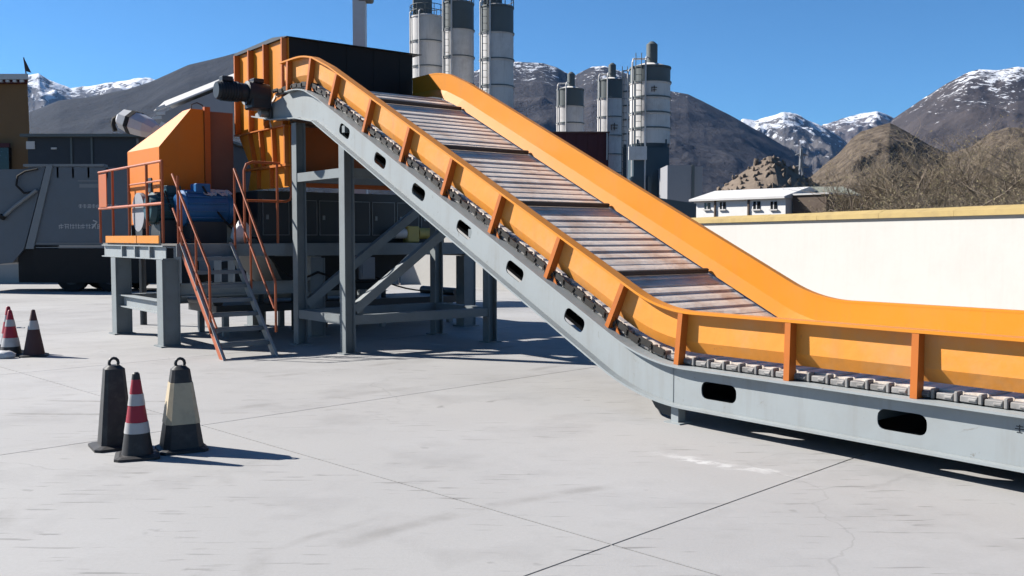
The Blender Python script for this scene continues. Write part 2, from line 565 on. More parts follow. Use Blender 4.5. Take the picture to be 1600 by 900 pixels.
def piece(name, me, parent, mtx):
    o = bpy.data.objects.new(name, me)
    COL.objects.link(o)
    o.parent = parent
    o.matrix_local = Matrix.Translation(-ORG[parent]) @ mtx
    ORG[o] = mtx.translation.copy()
    return o


def copy_tree(o, parent=None):
    c = o.copy()
    COL.objects.link(c)
    c.parent = parent
    for ch in o.children:
        copy_tree(ch, c)
    return c


def ident(x, y, z):
    return Vector((x, y, z))


def local(ox, oy, rot):
    ca, sa = math.cos(rot), math.sin(rot)
    return lambda x, y, z: Vector((ox + x * ca - y * sa, oy + x * sa + y * ca, z))


def glyph(mb, f, x, z, h, rnd, y=0.0, t=0.004, kind=None):
    """one small printed character built of strokes (x right, z up)"""
    s = h / 10
    ks = rnd.choice((0, 1, 2, 3, 4)) if kind is None else kind
    hs = {0: [(1, 9, 8), (0, 10, 5), (2, 8, 1)], 1: [(0, 10, 9), (1, 9, 4)], 2: [(2, 9, 9), (2, 9, 5), (0, 10, 1)], 3: [(0, 4, 7), (5, 10, 7), (5, 10, 2)], 4: [(0, 10, 7), (3, 9, 3)]}[ks]
    vs = {0: [(5, 1, 10)], 1: [(3, 0, 9), (8, 0, 9)], 2: [(2, 1, 9), (9, 1, 9), (5, 1, 9)], 3: [(2, 0, 10), (7, 0, 10)], 4: [(5, 0, 10), (1, 0, 7)]}[ks]
    for (a, b, c) in hs:
        mb.box(f, (x + a * s, x + b * s), (y - t, y), (z + c * s - 0.6 * s, z + c * s + 0.6 * s))
    for (a, b, c) in vs:
        mb.box(f, (x + a * s - 0.6 * s, x + a * s + 0.6 * s), (y - t * 1.5, y), (z + b * s, z + c * s))


# machine frame: s runs up the conveyor (away, to the left), w across it (away, to the right)
TH = R(38)
DV = Vector((-math.sin(TH), math.cos(TH), 0))
WV = Vector((math.cos(TH), math.sin(TH), 0))
OV = Vector((1.57, 9.0, 0))


def P(s, w, z):
    return OV + DV * s + WV * w + Vector((0, 0, z))


def px_ray(px, py):
    u, v = (px - 800) / FPX, (450 - py) / FPX
    return Vector((u, math.cos(PITCH) + v * math.sin(PITCH), -math.sin(PITCH) + v * math.cos(PITCH)))


def at_y(px, py, y):
    r = px_ray(px, py)
    return Vector((0, 0, CAM_H)) + r * (y / r.y)


# ------------------------------------------------------------------ the setting: ground, yard slabs, mountains
mb = MB()
mb.add([(-9000, -3000, -0.12), (9000, -3000, -0.12), (9000, 12000, -0.12), (-9000, 12000, -0.12)], [(0, 1, 2, 3)])
M['earth'] = mat('brown_earth', (0.16, 0.125, 0.095), 0.95, var=0.25, scale=0.05)
tag(mb.build('ground', 'earth'), 'bare brown earth ground beyond the yard walls', 'ground', kind='structure')

yard = thing('concrete_yard', (0, 8, -0.1), 'pale grey concrete yard cast in large slabs with thin joints', 'pavement', kind='structure')
e1, e2 = Vector((0.7071, 0.7071, 0)), Vector((-0.7071, 0.7071, 0))
mb = MB()
SU, SV, G = 6.0, 4.92, 0.007
mb.box(ident, (-SU / 2 + G, SU / 2 - G), (-SV / 2 + G, SV / 2 - G), (-0.1, 0.0))
slab_me = mb.mesh('slab', 'concrete')
rot45 = Matrix.Rotation(R(45), 4, 'Z')
for iu in range(-6, 12):
    for iv in range(-7, 12):
        c = e1 * (4.2 + (iu + 0.5) * SU) + e2 * (3.39 + (iv + 0.5) * SV)
        if -34 < c.x < 17 and -9 < c.y < 39 and not (c.x > 11 and c.y > 26):
            piece('slab', slab_me, yard, Matrix.Translation(c) @ rot45)


def interp(pts, x):
    for (x0, y0), (x1, y1) in zip(pts, pts[1:]):
        if x0 <= x <= x1:
            t = (x - x0) / (x1 - x0)
            return y0 + (y1 - y0) * t
    return pts[0][1] if x < pts[0][0] else pts[-1][1]


def mountain(name, ridge, dist, material, label, rough=0.16, step=4.0, rows=46, foot=0.45, seed=0, jag=1.0, ridged=True, power=1.25, nsc=0.10):
    x0, x1 = ridge[0][0], ridge[-1][0]
    nx = int((x1 - x0) / step) + 1
    vs, fs = [], []
    fsc = 1.0 / (dist * nsc)
    back = 8
    off = Vector((seed * 17.3, seed * 5.1, 0))
    for i in range(nx):
        px = x0 + (x1 - x0) * i / (nx - 1)
        py = interp(ridge, px)
        top = at_y(px, py, dist)
        edge = min(1.0, min(i, nx - 1 - i) / (nx * 0.06 + 1e-6))
        for j in range(rows + back):
            if j < rows:
                t = j / (rows - 1)
                yy = dist * (foot + (1 - foot) * t)
                h = t ** power
            else:
                t = 1 + (j - rows + 1) / back
                yy = dist * (1 + 0.45 * (t - 1))
                h = max(0.0, 1 - (t - 1)) ** 1.1
            p = Vector((top.x * yy / dist, yy, 0))
            q = p * fsc + off
            if ridged:
                nz = noise.ridged_multi_fractal(q, 0.9, 2.05, 6, 0.9, 2.0) * 0.42 - 0.55
            else:
                nz = noise.fractal(q, 0.8, 2.1, 6)
            amp = rough * top.z * (math.sin(math.pi * min(1.0, t)) ** 0.8 + 0.12 * min(1.0, t) ** 3 * jag) if t <= 1 else 0.12 * rough * top.z * jag * max(0.0, 2 - t)
            z = top.z * h + nz * amp
            z = z * edge if edge < 1 else z
            vs.append((p.x, p.y, max(z, -0.5) if t > 0 else -6))
    nr = rows + back
    for i in range(nx - 1):
        for j in range(nr - 1):
            a = i * nr + j
            fs.append((a, a + nr, a + nr + 1, a + 1))
    m_ = MB()
    m_.add(vs, fs)
    o = m_.build(name, material, smooth=False)
    for pl in o.data.polygons:
        pl.use_smooth = True
    o['kind'] = 'structure'
    o['label'] = label
    o['category'] = 'mountain'
    return o


HAZE_ROCK_A, HAZE_ROCK_B = (0.046, 0.049, 0.062), (0.086, 0.080, 0.086)  # bluish tint puts distance haze into the rock colour
mountain('mountain', [(-420, 240), (-260, 170), (-120, 140), (-20, 128), (30, 117), (60, 111), (75, 121), (110, 136), (140, 131), (165, 125), (190, 122), (235, 121), (300, 150), (420, 205), (520, 260)], 5200,
         mountain_mat('snow_range_left', (0.10, 0.10, 0.11), (0.16, 0.15, 0.15), 820, 620, 0.004),
         'distant snow streaked range above the dark slope at far left', rough=0.34, seed=1, step=2.5, rows=80, nsc=0.06)
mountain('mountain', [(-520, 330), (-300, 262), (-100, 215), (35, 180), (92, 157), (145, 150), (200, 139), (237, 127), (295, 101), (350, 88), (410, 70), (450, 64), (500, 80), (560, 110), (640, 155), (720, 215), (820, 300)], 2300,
         mountain_mat('dark_slope_left', (0.012, 0.016, 0.024), (0.026, 0.030, 0.039), None, 0, 0.012),  # dark rock, with the blue of distance haze put into its colour
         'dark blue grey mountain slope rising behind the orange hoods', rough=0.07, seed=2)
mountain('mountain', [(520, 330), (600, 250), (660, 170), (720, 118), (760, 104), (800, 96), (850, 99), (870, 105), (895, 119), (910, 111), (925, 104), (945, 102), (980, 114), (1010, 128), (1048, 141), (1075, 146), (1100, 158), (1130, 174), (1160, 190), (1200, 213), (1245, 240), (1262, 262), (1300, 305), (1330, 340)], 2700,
         mountain_mat('silo_mountain', HAZE_ROCK_A, HAZE_ROCK_B, 540, 300, 0.010),
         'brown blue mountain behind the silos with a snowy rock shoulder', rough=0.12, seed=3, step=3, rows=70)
mountain('mountain', [(1060, 300), (1100, 240), (1130, 204), (1160, 184), (1180, 188), (1205, 180), (1225, 174), (1245, 178), (1270, 190), (1300, 204), (1312, 214), (1340, 236), (1400, 280), (1440, 320)], 4600,
         mountain_mat('snow_peak_middle', (0.10, 0.10, 0.11), (0.15, 0.14, 0.14), 560, 520, 0.005),
         'small snow covered peak in the gap right of the silos', rough=0.36, seed=4, step=2, rows=80, nsc=0.05)
mountain('mountain', [(1200, 290), (1240, 240), (1285, 194), (1330, 181), (1350, 175), (1370, 172), (1390, 180), (1410, 191), (1450, 222), (1500, 270), (1560, 320)], 5400,
         mountain_mat('snow_peak_far', (0.12, 0.11, 0.12), (0.17, 0.15, 0.15), 720, 520, 0.004),
         'pale snow saddle peeking over the rocky brown hill', rough=0.34, seed=5, step=2, rows=80, nsc=0.05)
mountain('mountain', [(1290, 320), (1340, 262), (1395, 186), (1440, 155), (1480, 130), (1510, 112), (1530, 106), (1560, 107), (1590, 102), (1650, 108), (1750, 130), (1900, 210), (2050, 320)], 2600,
         mountain_mat('right_mountain', (0.058, 0.052, 0.056), (0.10, 0.086, 0.086), 470, 330, 0.010),  # purplish tint puts some distance haze into the brown rock
         'large brown mountain at far right with snow on its rocky summit', rough=0.17, seed=6, step=3, rows=70)
mountain('hill', [(1215, 330), (1240, 300), (1270, 273), (1290, 256), (1310, 240), (1330, 216), (1345, 204), (1375, 193), (1390, 189), (1410, 200), (1440, 217), (1480, 236), (1520, 226), (1550, 203), (1575, 195), (1610, 196), (1680, 205), (1780, 240), (1880, 300)], 520,
         mountain_mat('rocky_hill', (0.07, 0.055, 0.045), (0.25, 0.20, 0.15), None, 0, 0.20, bump=0.9),
         'rocky brown hill with a pointed crest behind the bare bushes', rough=0.30, seed=7, foot=0.4, jag=1.8, step=2, rows=90)['category'] = 'hill'

# ------------------------------------------------------------------ yard walls
WA, WB = Vector((15.8, 8.0, 0)), Vector((6.5, 35.2, 0))
wd = (WB - WA).normalized()
wnv = Vector((wd.y, -wd.x, 0))


def wall_run(a, b, label):
    d = (b - a)
    ln = d.length
    d.normalize()
    nv = Vector((d.y, -d.x, 0))
    f = lambda x, y, z: a + d * x + nv * y + Vector((0, 0, z))
    t = thing('yard_wall', (a + b) / 2, label, 'wall')
    MB().box(f, (0, ln), (-0.12, 0.12), (-0.1, 2.27)).build('wall_face', 'wall_white', t)
    n = max(2, int(ln / 2.4))
    for k in range(n):
        x0, x1 = ln * k / n, ln * (k + 1) / n
        m_ = MB()
        p = [f(x0 + 0.004, -0.22, 2.272), f(x0 + 0.004, 0.22, 2.272), f(x0 + 0.004, 0.22, 2.40), f(x0 + 0.004, 0.0, 2.50 + random.uniform(-.008, .008)), f(x0 + 0.004, -0.22, 2.40)]
        m_.prism(p, [v + d * (x1 - x0 - 0.008) for v in p])
        m_.build('coping', 'ochre', t)
    return t


wall_run(WA, WB, 'long white yard wall with ochre coping at right')
wall_run(Vector((1.9, 30.6, 0)), Vector((-4.2, 36.7, 0)), 'short bright white wall section angled behind the conveyor support frame')
wall_run(Vector((-4.4, 37.0, 0)), Vector((-34, 37.6, 0)), 'shaded white back wall of the yard behind platform and truck')

# ------------------------------------------------------------------ apron conveyor
ANG = math.atan(0.481)
Z0, Z1, S0, S1, SEND = 0.62, 4.17, 0.26, 7.64, 9.05
RA, RB = 2.18, 2.0
TA, TB = RA * math.tan(ANG / 2), RB * math.tan(ANG / 2)
SBEG = -5.2
L1 = (S0 - TA) - SBEG
L2 = L1 + RA * ANG
inc0 = (S0 + TA * math.cos(ANG), Z0 + TA * math.sin(ANG))
inc1 = (S1 - TB * math.cos(ANG), Z1 - TB * math.sin(ANG))
L3 = L2 + (inc1[0] - inc0[0]) / math.cos(ANG)
L4 = L3 + RB * ANG
L5 = L4 + SEND - (S1 + TB)
RH = 0.36
L6 = L5 + RH * R(120)


def path(l):
    """point of the belt line and its slope at length l"""
    if l < L1:
        return SBEG + l, Z0, 0.0
    if l < L2:
        a = (l - L1) / RA
        return S0 - TA + RA * math.sin(a), Z0 + RA * (1 - math.cos(a)), a
    if l < L3:
        k = l - L2
        return inc0[0] + k * math.cos(ANG), inc0[1] + k * math.sin(ANG), ANG
    if l < L4:
        a = ANG - (l - L3) / RB
        return S1 + TB - RB * math.sin(a), Z1 - RB * (1 - math.cos(a)), a
    if l < L5:
        return S1 + TB + l - L4, Z1, 0.0
    a = (l - L5) / RH
    return SEND + RH * math.sin(a), Z1 - RH * (1 - math.cos(a)), -a


def l_of_s(s):
    lo, hi = 0.0, L5
    for _ in range(40):
        mid = (lo + hi) / 2
        if path(mid)[0] < s:
            lo = mid
        else:
            hi = mid
    return lo


def off(l, o):
    s, z, a = path(l)
    return s - math.sin(a) * o, z + math.cos(a) * o


def samples(s0, s1):
    a, b = l_of_s(s0), l_of_s(s1)
    ls = [a]
    x = a
    while x < b - 1e-4:
        curved = (L1 - 0.1 < x < L2 + 0.05) or (L3 - 0.1 < x < L4 + 0.05)
        x = min(b, x + (0.08 if curved else 0.5))
        ls.append(x)
    return ls


def sweep(m_, ls, section):
    """closed section of (w, offset) swept along the belt line"""
    n = len(section)
    vs, fs = [], []
    for l in ls:
        for (w, o) in section:
            s, z = off(l, o)
            vs.append(P(s, w, z))
    for i in range(len(ls) - 1):
        for k in range(n):
            fs.append((i * n + k, i * n + (k + 1) % n, (i + 1) * n + (k + 1) % n, (i + 1) * n + k))
    fs.append(list(range(n)))
    fs.append([(len(ls) - 1) * n + k for k in range(n - 1, -1, -1)])
    return m_.add(vs, fs)


conv = thing('apron_conveyor', P(0, 0, 0), 'long orange sided apron conveyor rising to the left from a level feed section', 'conveyor')
WFAR = 2.5


def web(wn_, w0, w1, mname, holes=True):
    HOLES = [(-4.05, 0), (-2.31, 0), (-0.55, 0), (1.40, 1), (2.42, 1), (3.42, 1), (4.45, 1), (5.43, 1), (6.45, 1)] if holes else []
    m_ = MB()

    def cell(quad):
        m_.prism([P(s, w0, z) for s, z in quad], [P(s, w1, z) for s, z in quad])

    TOP, BOT = -0.085, -0.4318
    lend = l_of_s(7.1)
    marks = []
    for (hs, inc) in HOLES:
        lc = l_of_s(hs - (0.255 * math.sin(ANG) if inc else 0))
        marks.append((lc - 0.24, lc + 0.24, lc, inc))
    ls = sorted(set([x for x in samples(SBEG, 7.1) if not any(a_ - 0.02 < x < b_ + 0.02 for a_, b_, _, _ in marks)] + [x for mk in marks for x in mk[:2]]))
    for la, lb_ in zip(ls, ls[1:]):
        hit = [mk for mk in marks if abs(mk[0] - la) < 1e-6]
        if not hit:
            cell([off(la, TOP), off(lb_, TOP), off(lb_, BOT), off(la, BOT)])
            continue
        _, _, lc, inc = hit[0]
        hl, hh = (0.165, 0.08) if inc else (0.20, 0.08)
        rk = 0.062
        hole, rect = [], []
        corners = [(hl - rk, hh - rk), (-hl + rk, hh - rk), (-hl + rk, -hh + rk), (hl - rk, -hh + rk)]
        for ci, (cx, cy) in enumerate(corners):
            for kk in range(5):
                a_ = R(90 * ci + 22.5 * kk)
                hole.append((cx + rk * math.cos(a_), cy + rk * math.sin(a_)))
        mo_ = (TOP + BOT) / 2
        dx, dt = 0.24, (TOP - BOT) / 2
        for (x, y) in hole:
            k_ = max(abs(x) / dx, abs(y) / dt)
            rect.append([x / k_, y / k_])
        for ci, (sx, sy) in enumerate(((1, 1), (-1, 1), (-1, -1), (1, -1))):
            j = min(range(ci * 5, ci * 5 + 5), key=lambda q_: (rect[q_][0] - sx * dx) ** 2 + (rect[q_][1] - sy * dt) ** 2)
            rect[j] = [sx * dx, sy * dt]
        n_ = len(hole)
        g = lambda p_: off(lc + p_[0], mo_ + p_[1])
        vs = [P(g(q_)[0], w_, g(q_)[1]) for w_ in (w0, w1) for q_ in hole + rect]
        m2 = 2 * n_
        fs = []
        for k in range(n_):
            k2 = (k + 1) % n_
            fs.append((k, k2, n_ + k2, n_ + k))
            fs.append((m2 + k, m2 + n_ + k, m2 + n_ + k2, m2 + k2))
            fs.append((k, m2 + k, m2 + k2, k2))
        m_.add(vs, fs)
    nt_ = [off(l_of_s(7.1), TOP), off(l_of_s(7.35), TOP), off(l_of_s(7.6), TOP), off(l_of_s(7.85), TOP), off(l_of_s(8.25), TOP), (8.75, 4.02), (9.66, 3.885)]
    nb_ = [off(l_of_s(7.1), BOT), (7.45, 3.545), (7.65, 3.595), (7.95, 3.66), (8.4, 3.692), (8.9, 3.725), (9.66, 3.85)]
    for k in range(6):
        cell([nt_[k], nt_[k + 1], nb_[k + 1], nb_[k]])
    ob = m_.build('side_channel', mname, conv)
    bmw = bmesh.new()
    bmw.from_mesh(ob.data)
    bmesh.ops.remove_doubles(bmw, verts=bmw.verts, dist=0.0004)
    inner = [f_ for f_ in bmw.faces if all(len(e.link_faces) > 2 for e in f_.edges)]
    bmesh.ops.delete(bmw, geom=inner, context='FACES_ONLY')
    bmesh.ops.recalc_face_normals(bmw, faces=bmw.faces)
    bmw.to_mesh(ob.data)
    bmw.free()
    m_ = MB()
    sgn = -1 if w0 < 1 else 1
    wa, wb = (w0 - 0.085, w1 + 0.07) if sgn < 0 else (w0 - 0.07, w1 + 0.085)
    sweep(m_, samples(SBEG, 8.3), [(wa, -0.083), (wb, -0.083), (wb, -0.065), (wa, -0.065)])
    m_.build('top_flange', mname, conv)
    m_ = MB()
    sweep(m_, samples(SBEG, 7.15), [(wa, -0.452), (wb, -0.452), (wb, -0.4325), (wa, -0.4325)])
    pr = [(7.1, 3.40), (7.95, 3.655), (8.9, 3.72), (9.64, 3.845)]
    s_, z_ = off(l_of_s(7.15), -0.4325)
    pr[0] = (s_ + 0.01, z_ + 0.004)
    m_.build('bottom_flange', mname, conv)
    m_ = MB()
    for (a, b2) in zip(pr, pr[1:]):
        m_.prism([P(a[0], wa, a[1] - 0.018), P(a[0], wb, a[1] - 0.018), P(a[0], wb, a[1]), P(a[0], wa, a[1])],
                 [P(b2[0], wa, b2[1] - 0.018), P(b2[0], wb, b2[1] - 0.018), P(b2[0], wb, b2[1]), P(b2[0], wa, b2[1])])
    m_.build('nose_flange', mname, conv)


web('near', -0.062, -0.05, 'grey')
web('far', WFAR + 0.06, WFAR + 0.072, 'grey', holes=False)
# butt seam strip on the web where the bend begins, and nameplate
MB().box(P, (-0.012, -0.004), (-0.066, -0.0625), (0.20, 0.53)).build('weld_seam', 'grey_leg', conv)

m_ = MB()
fw = lambda x, y, z: P(-x, -0.062 + y, z)
rr = random.Random(2)
for k in range(5):
    glyph(m_, fw, 3.14 + k * 0.075, 0.415, 0.06, rr, y=-0.0005, t=0.001)
m_.build('stencil', 'dark_steel', conv)
# side panels
SPAN = samples(SBEG, 8.62)
m_ = MB()
sweep(m_, SPAN, [(0.012, 0.16), (0.012, 0.425), (0.028, 0.425), (0.028, 0.165), (0.075, 0.06), (0.06, 0.055)])
m_.build('side_panel', 'orange_sheen_dust', conv)
m_ = MB()
sweep(m_, samples(SBEG, 8.64), [(-0.075, 0.4255), (-0.075, 0.45), (0.05, 0.45), (0.05, 0.4255)])
m_.build('top_rail', 'orange', conv)
m_ = MB()
sweep(m_, SPAN, [(WFAR - 0.012, 0.16), (WFAR - 0.012, 0.425), (WFAR - 0.028, 0.425), (WFAR - 0.028, 0.165), (WFAR - 0.12, 0.04), (WFAR - 0.105, 0.035)])
m_.build('side_panel', 'orange', conv)
m_ = MB()
sweep(m_, samples(SBEG, 8.64), [(WFAR - 0.03, 0.4255), (WFAR - 0.03, 0.45), (WFAR + 0.06, 0.45), (WFAR + 0.06, 0.4255)])
m_.build('top_rail', 'orange', conv)
# posts
for s in (-4.7, -3.55, -2.41, -1.285, -0.06, 0.86, 1.83, 2.86, 3.86, 4.85, 5.85, 6.86, 7.62, 8.35):
    l = l_of_s(s)
    m_ = MB()
    q = []
    for dl in (-0.028, 0.028):
        for (w, o) in ((-0.085, -0.063), (0.011, -0.063), (0.011, 0.4245), (-0.072, 0.4245)):
            s_, z_ = off(l, o)
            a = path(l)[2]
            q.append(P(s_ + dl * math.cos(a), w, z_ + dl * math.sin(a)))
    m_.prism(q[:4], q[4:])
    m_.build('post', 'orange_post', conv)
    if s < 0.5:
        continue
    # foot gusset beside each post
    m_ = MB()
    a = path(l)[2]
    q = []
    for w in (-0.075, -0.06):
        for (dl, o) in ((-0.03, 0.02), (-0.17, -0.062), (-0.11, -0.062), (-0.03, 0.06)):
            s_, z_ = off(l, o)
            q.append(P(s_ + dl * math.cos(a), w + 0.03, z_ + dl * math.sin(a)))
    m_.prism(q[:4], q[4:])
    m_.build('post_gusset', 'orange_post', conv)

# slats, flights, chain
PITCH_S = 0.178
mb = MB()
sec = [(-0.092, -0.012), (-0.084, -0.001), (0.0, 0.010), (0.078, 0.014), (0.090, 0.008), (0.092, -0.006), (0.05, -0.034), (-0.06, -0.034)]
mb.prism([Vector((x, 0.085, z)) for x, z in sec], [Vector((x, WFAR - 0.09, z)) for x, z in sec])
slat_me = mb.mesh('slat', 'slat')
mb = MB()
mb.box(ident, (-0.074, 0.054), (-0.03, 0.05), (-0.056, -0.008))
mb.box(ident, (-0.012, 0.05), (-0.038, 0.08), (-0.045, -0.022))
mb.box(ident, (0.062, 0.090), (-0.036, 0.05), (-0.060, 0.016))
end_me = mb.mesh('slat_end', 'slat_end', bevel=0.006)
mb = MB()
mb.prism([Vector((-0.02, 0.09, 0.02)), Vector((0.03, 0.09, 0.02)), Vector((0.02, 0.09, 0.075)), Vector((-0.01, 0.09, 0.075))],
         [Vector((-0.02, WFAR - 0.13, 0.02)), Vector((0.03, WFAR - 0.13, 0.02)), Vector((0.02, WFAR - 0.13, 0.075)), Vector((-0.01, WFAR - 0.13, 0.075))])
fl_me = mb.mesh('flight', 'flight')
mb = MB()
for zz in (0, 1):
    ring = []
n = 10
o_ = []
for k in range(n):
    a = 2 * math.pi * k / n
    o_.append((0.075 * (1 if math.cos(a) > 0 else -1) + 0.032 * math.cos(a), 0.034 * math.sin(a)))
mb.prism([Vector((x, -0.066 + 0.0, z - 0.02)) for x, z in o_], [Vector((x, -0.056, z - 0.02)) for x, z in o_])
for sx in (-0.085, 0.085):
    mb.prism([Vector((sx + 0.016 * math.cos(k), -0.078, -0.02 + 0.016 * math.sin(k))) for k in (0, 1.05, 2.1, 3.14, 4.19, 5.24)],
             [Vector((sx + 0.016 * math.cos(k), -0.05, -0.02 + 0.016 * math.sin(k))) for k in (0, 1.05, 2.1, 3.14, 4.19, 5.24)])
link_me = mb.mesh('chain_link', 'chain')
L_FL = l_of_s(1.74)
l = PITCH_S * 0.5
i = 0
fl_idx = round((L_FL - l) / PITCH_S)
rnd = random.Random(3)
while l < L6:
    s, z, a = path(l)
    u = DV * math.cos(a) + Vector((0, 0, math.sin(a)))
    nn = -DV * math.sin(a) + Vector((0, 0, math.cos(a)))
    p = P(s, 0, z)
    jit = rnd.uniform(-0.004, 0.004)
    mt = Matrix((( -u.x, WV.x, nn.x, p.x + nn.x * jit), (-u.y, WV.y, nn.y, p.y + nn.y * jit), (-u.z, WV.z, nn.z, p.z + nn.z * jit), (0, 0, 0, 1)))
    mt2 = mt @ Matrix.Rotation(rnd.uniform(-0.02, 0.05), 4, 'Y')
    sl = piece('slat', slat_me, conv, mt2)
    if (i - fl_idx) % 11 == 0 and s > 0.2:
        q = bpy.data.objects.new('flight', fl_me)
        COL.objects.link(q)
        q.parent = sl
    if l < L5:
        piece('slat_end', end_me, conv, mt @ Matrix.Translation((0, 0.02, 0)))
        if s > 0.1:
            piece('chain_link', link_me, conv, mt @ Matrix.Translation((0, 0.025, 0.02 + (0.02 if i % 2 else 0.0))))
    l += PITCH_S
    i += 1
# support pan under the upper strand and return strand in one piece below
m_ = MB()
sweep(m_, samples(SBEG, 8.9), [(0.10, -0.045), (WFAR - 0.1, -0.045), (WFAR - 0.1, -0.06), (0.10, -0.06)])
m_.build('carry_deck', 'dark_steel', conv)
m_ = MB()
sweep(m_, samples(SBEG, 7.4), [(0.10, -0.36), (WFAR - 0.1, -0.36), (WFAR - 0.1, -0.40), (0.10, -0.40)])
m_.build('return_strand', 'chain', conv)
for s in (-4.0, -2.0, 0.0, 1.6, 3.2, 4.8, 6.4):
    m_ = MB()
    s_, z_ = off(l_of_s(s), -0.25)
    m_.bar(P(s_, -0.05, z_), P(s_, WFAR + 0.06, z_), 0.08, 0.1)
    m_.build('cross_member', 'grey_leg', conv)
# head sprocket shaft, gearbox and motor
m_ = MB()
m_.tube([P(SEND, -0.25, 3.83), P(SEND, WFAR + 0.2, 3.83)], 0.07, 14)
m_.build('head_shaft', 'dark_edge', conv)
drive = MB().tube([P(9.0, -0.62, 4.13), P(9.0, -0.50, 4.13), P(9.0, -0.50, 4.13), P(9.0, -0.14, 4.1)], [0.15, 0.15, 0.2, 0.2], 14).build('gearbox', 'navy', conv, smooth=True)
MB().box(P, (8.82, 9.18), (-0.46, -0.13), (3.87, 4.12)).build('gearbox_foot', 'navy', drive, bevel=0.02)
MB().box(P, (8.9, 9.1), (-0.40, -0.22), (4.30, 4.37)).build('inspection_cap', 'navy', drive, bevel=0.01)
mo = MB().tube([P(9.0, -1.0, 4.13), P(9.0, -0.96, 4.13), P(9.0, -0.96, 4.13), P(9.0, -0.63, 4.13)], [0.13, 0.15, 0.155, 0.155], 16).build('drive_motor', 'navy', conv, smooth=True)
for k in range(7):
    w = -0.93 + k * 0.045
    MB().tube([P(9.0, w, 4.13), P(9.0, w + 0.02, 4.13)], 0.168, 16).build('cooling_fin', 'navy', mo)
MB().box(P, (8.92, 9.08), (-0.92, -0.74), (4.28, 4.36)).build('terminal_box', 'navy', mo, bevel=0.01)
# bearing block
MB().box(P, (8.92, 9.2), (-0.115, -0.068), (3.72, 3.95)).build('bearing_block', 'dark_steel', conv, bevel=0.02)

# ground feet of the level section
for s in (-0.02, -4.6):
    for w in (-0.055, WFAR - 0.04):
        m_ = MB()
        m_.box(P, (s - 0.045, s + 0.045), (w, w + 0.1), (0.012, 0.168))
        m_.box(P, (s - 0.1, s + 0.1), (w - 0.04, w + 0.14), (0.0, 0.012))
        m_.build('foot', 'grey', conv)
m_ = MB()
q0 = [(0.06, 0.165), (0.36, 0.175), (0.30, 0.10), (0.20, 0.05), (0.06, 0.035)]
m_.prism([P(s, 0.02, z) for s, z in q0], [P(s, 0.10, z) for s, z in q0])
m_.build('foot_gusset', 'dark_steel', conv)

# support frame
LEGS = []
for s in (6.74, 8.36):
    for w in (0.12, 2.80):
        ztop = 3.0 if s < 7 else 3.62
        if s < 7:
            ztop = off(l_of_s(6.9), -0.46)[1] - 0.02
        h = 0.085
        m_ = MB()
        # H section post
        m_.box(P, (s - h, s + h), (w - h, w - h + 0.016), (0.02, ztop))
        m_.box(P, (s - h, s + h), (w + h - 0.016, w + h), (0.02, ztop))
        m_.box(P, (s - 0.008, s + 0.008), (w - h + 0.0165, w + h - 0.0165), (0.02, ztop))
        m_.box(P, (s - 0.14, s + 0.14), (w - 0.14, w + 0.14), (0.0, 0.02))
        m_.build('support_leg', 'grey_leg', conv)
for z0, z1 in ((2.66, 2.80), (0.44, 0.58)):
    for w in (0.12, 2.80):
        MB().box(P, (6.74 + 0.086, 8.36 - 0.086), (w - 0.075, w + 0.075), (z0, z1)).build('side_beam', 'grey_leg', conv)
    for s in (6.74, 8.36):
        MB().box(P, (s - 0.07, s + 0.07), (0.12 + 0.087, 2.80 - 0.087), (z0, z1)).build('cross_beam', 'grey_leg', conv)
for s in (6.74, 8.36):
    m_ = MB()
    m_.bar(P(s, 0.22, 0.66), P(s, 2.70, 2.45), 0.12, 0.14)
    m_.build('brace', 'grey_leg', conv)
    for (w, z) in ((0.24, 0.66), (2.68, 2.43)):
        MB().box(P, (s - 0.012, s + 0.012), (w - 0.03, w + 0.14), (z - 0.08, z + 0.1)).build('gusset_plate', 'grey_leg', conv)

# ------------------------------------------------------------------ discharge chute over the shredder
chute = thing('discharge_chute', P(9.7, 1.3, 1.7), 'tall orange ribbed discharge chute boxed round the conveyor head', 'chute')
CS0, CS1, CW0, CW1 = 8.66, 10.78, 0.10, 2.62
MB().box(P, (CS0, CS1), (CW0, CW0 + 0.012), (3.62, 5.05)).build('side_plate', 'orange', chute)
MB().box(P, (CS0 + 0.3, CS1), (CW1, CW1 + 0.012), (3.62, 5.05)).build('side_plate', 'orange', chute)
MB().box(P, (CS1 - 0.012, CS1), (CW0 + 0.0125, CW1 - 0.0005), (3.62, 5.05)).build('back_plate', 'red_orange', chute)
m_ = MB()
q0 = [(CS0 - 0.05, 5.06), (CS0 + 0.5, 5.12), (CS1 + 0.05, 5.10), (CS1 + 0.05, 5.052), (CS0 - 0.05, 5.052)]
m_.prism([P(s, CW0 - 0.05, z) for s, z in q0], [P(s, CW1 + 0.05, z) for s, z in q0])
m_.build('roof_plate', 'dark_steel', chute)
m_ = MB()
nb = [(CS0, 3.60), (CS1, 3.60), (10.25, 2.98), (CS0, 2.98)]
m_.prism([P(s, CW0, z) for s, z in nb], [P(s, CW0 + 0.012, z) for s, z in nb])
m_.build('hopper_plate', 'orange', chute)
m_ = MB()
nb = [(CS0, 2.94), (10.27, 2.94), (10.40, 2.60), (CS0, 2.60)]
m_.prism([P(s, CW0, z) for s, z in nb], [P(s, CW0 + 0.012, z) for s, z in nb])
m_.build('hopper_plate', 'orange', chute)
MB().box(P, (CS0, CS0 + 0.012), (CW0 + 0.0125, CW1), (2.60, 3.60)).build('front_plate', 'red_orange', chute)
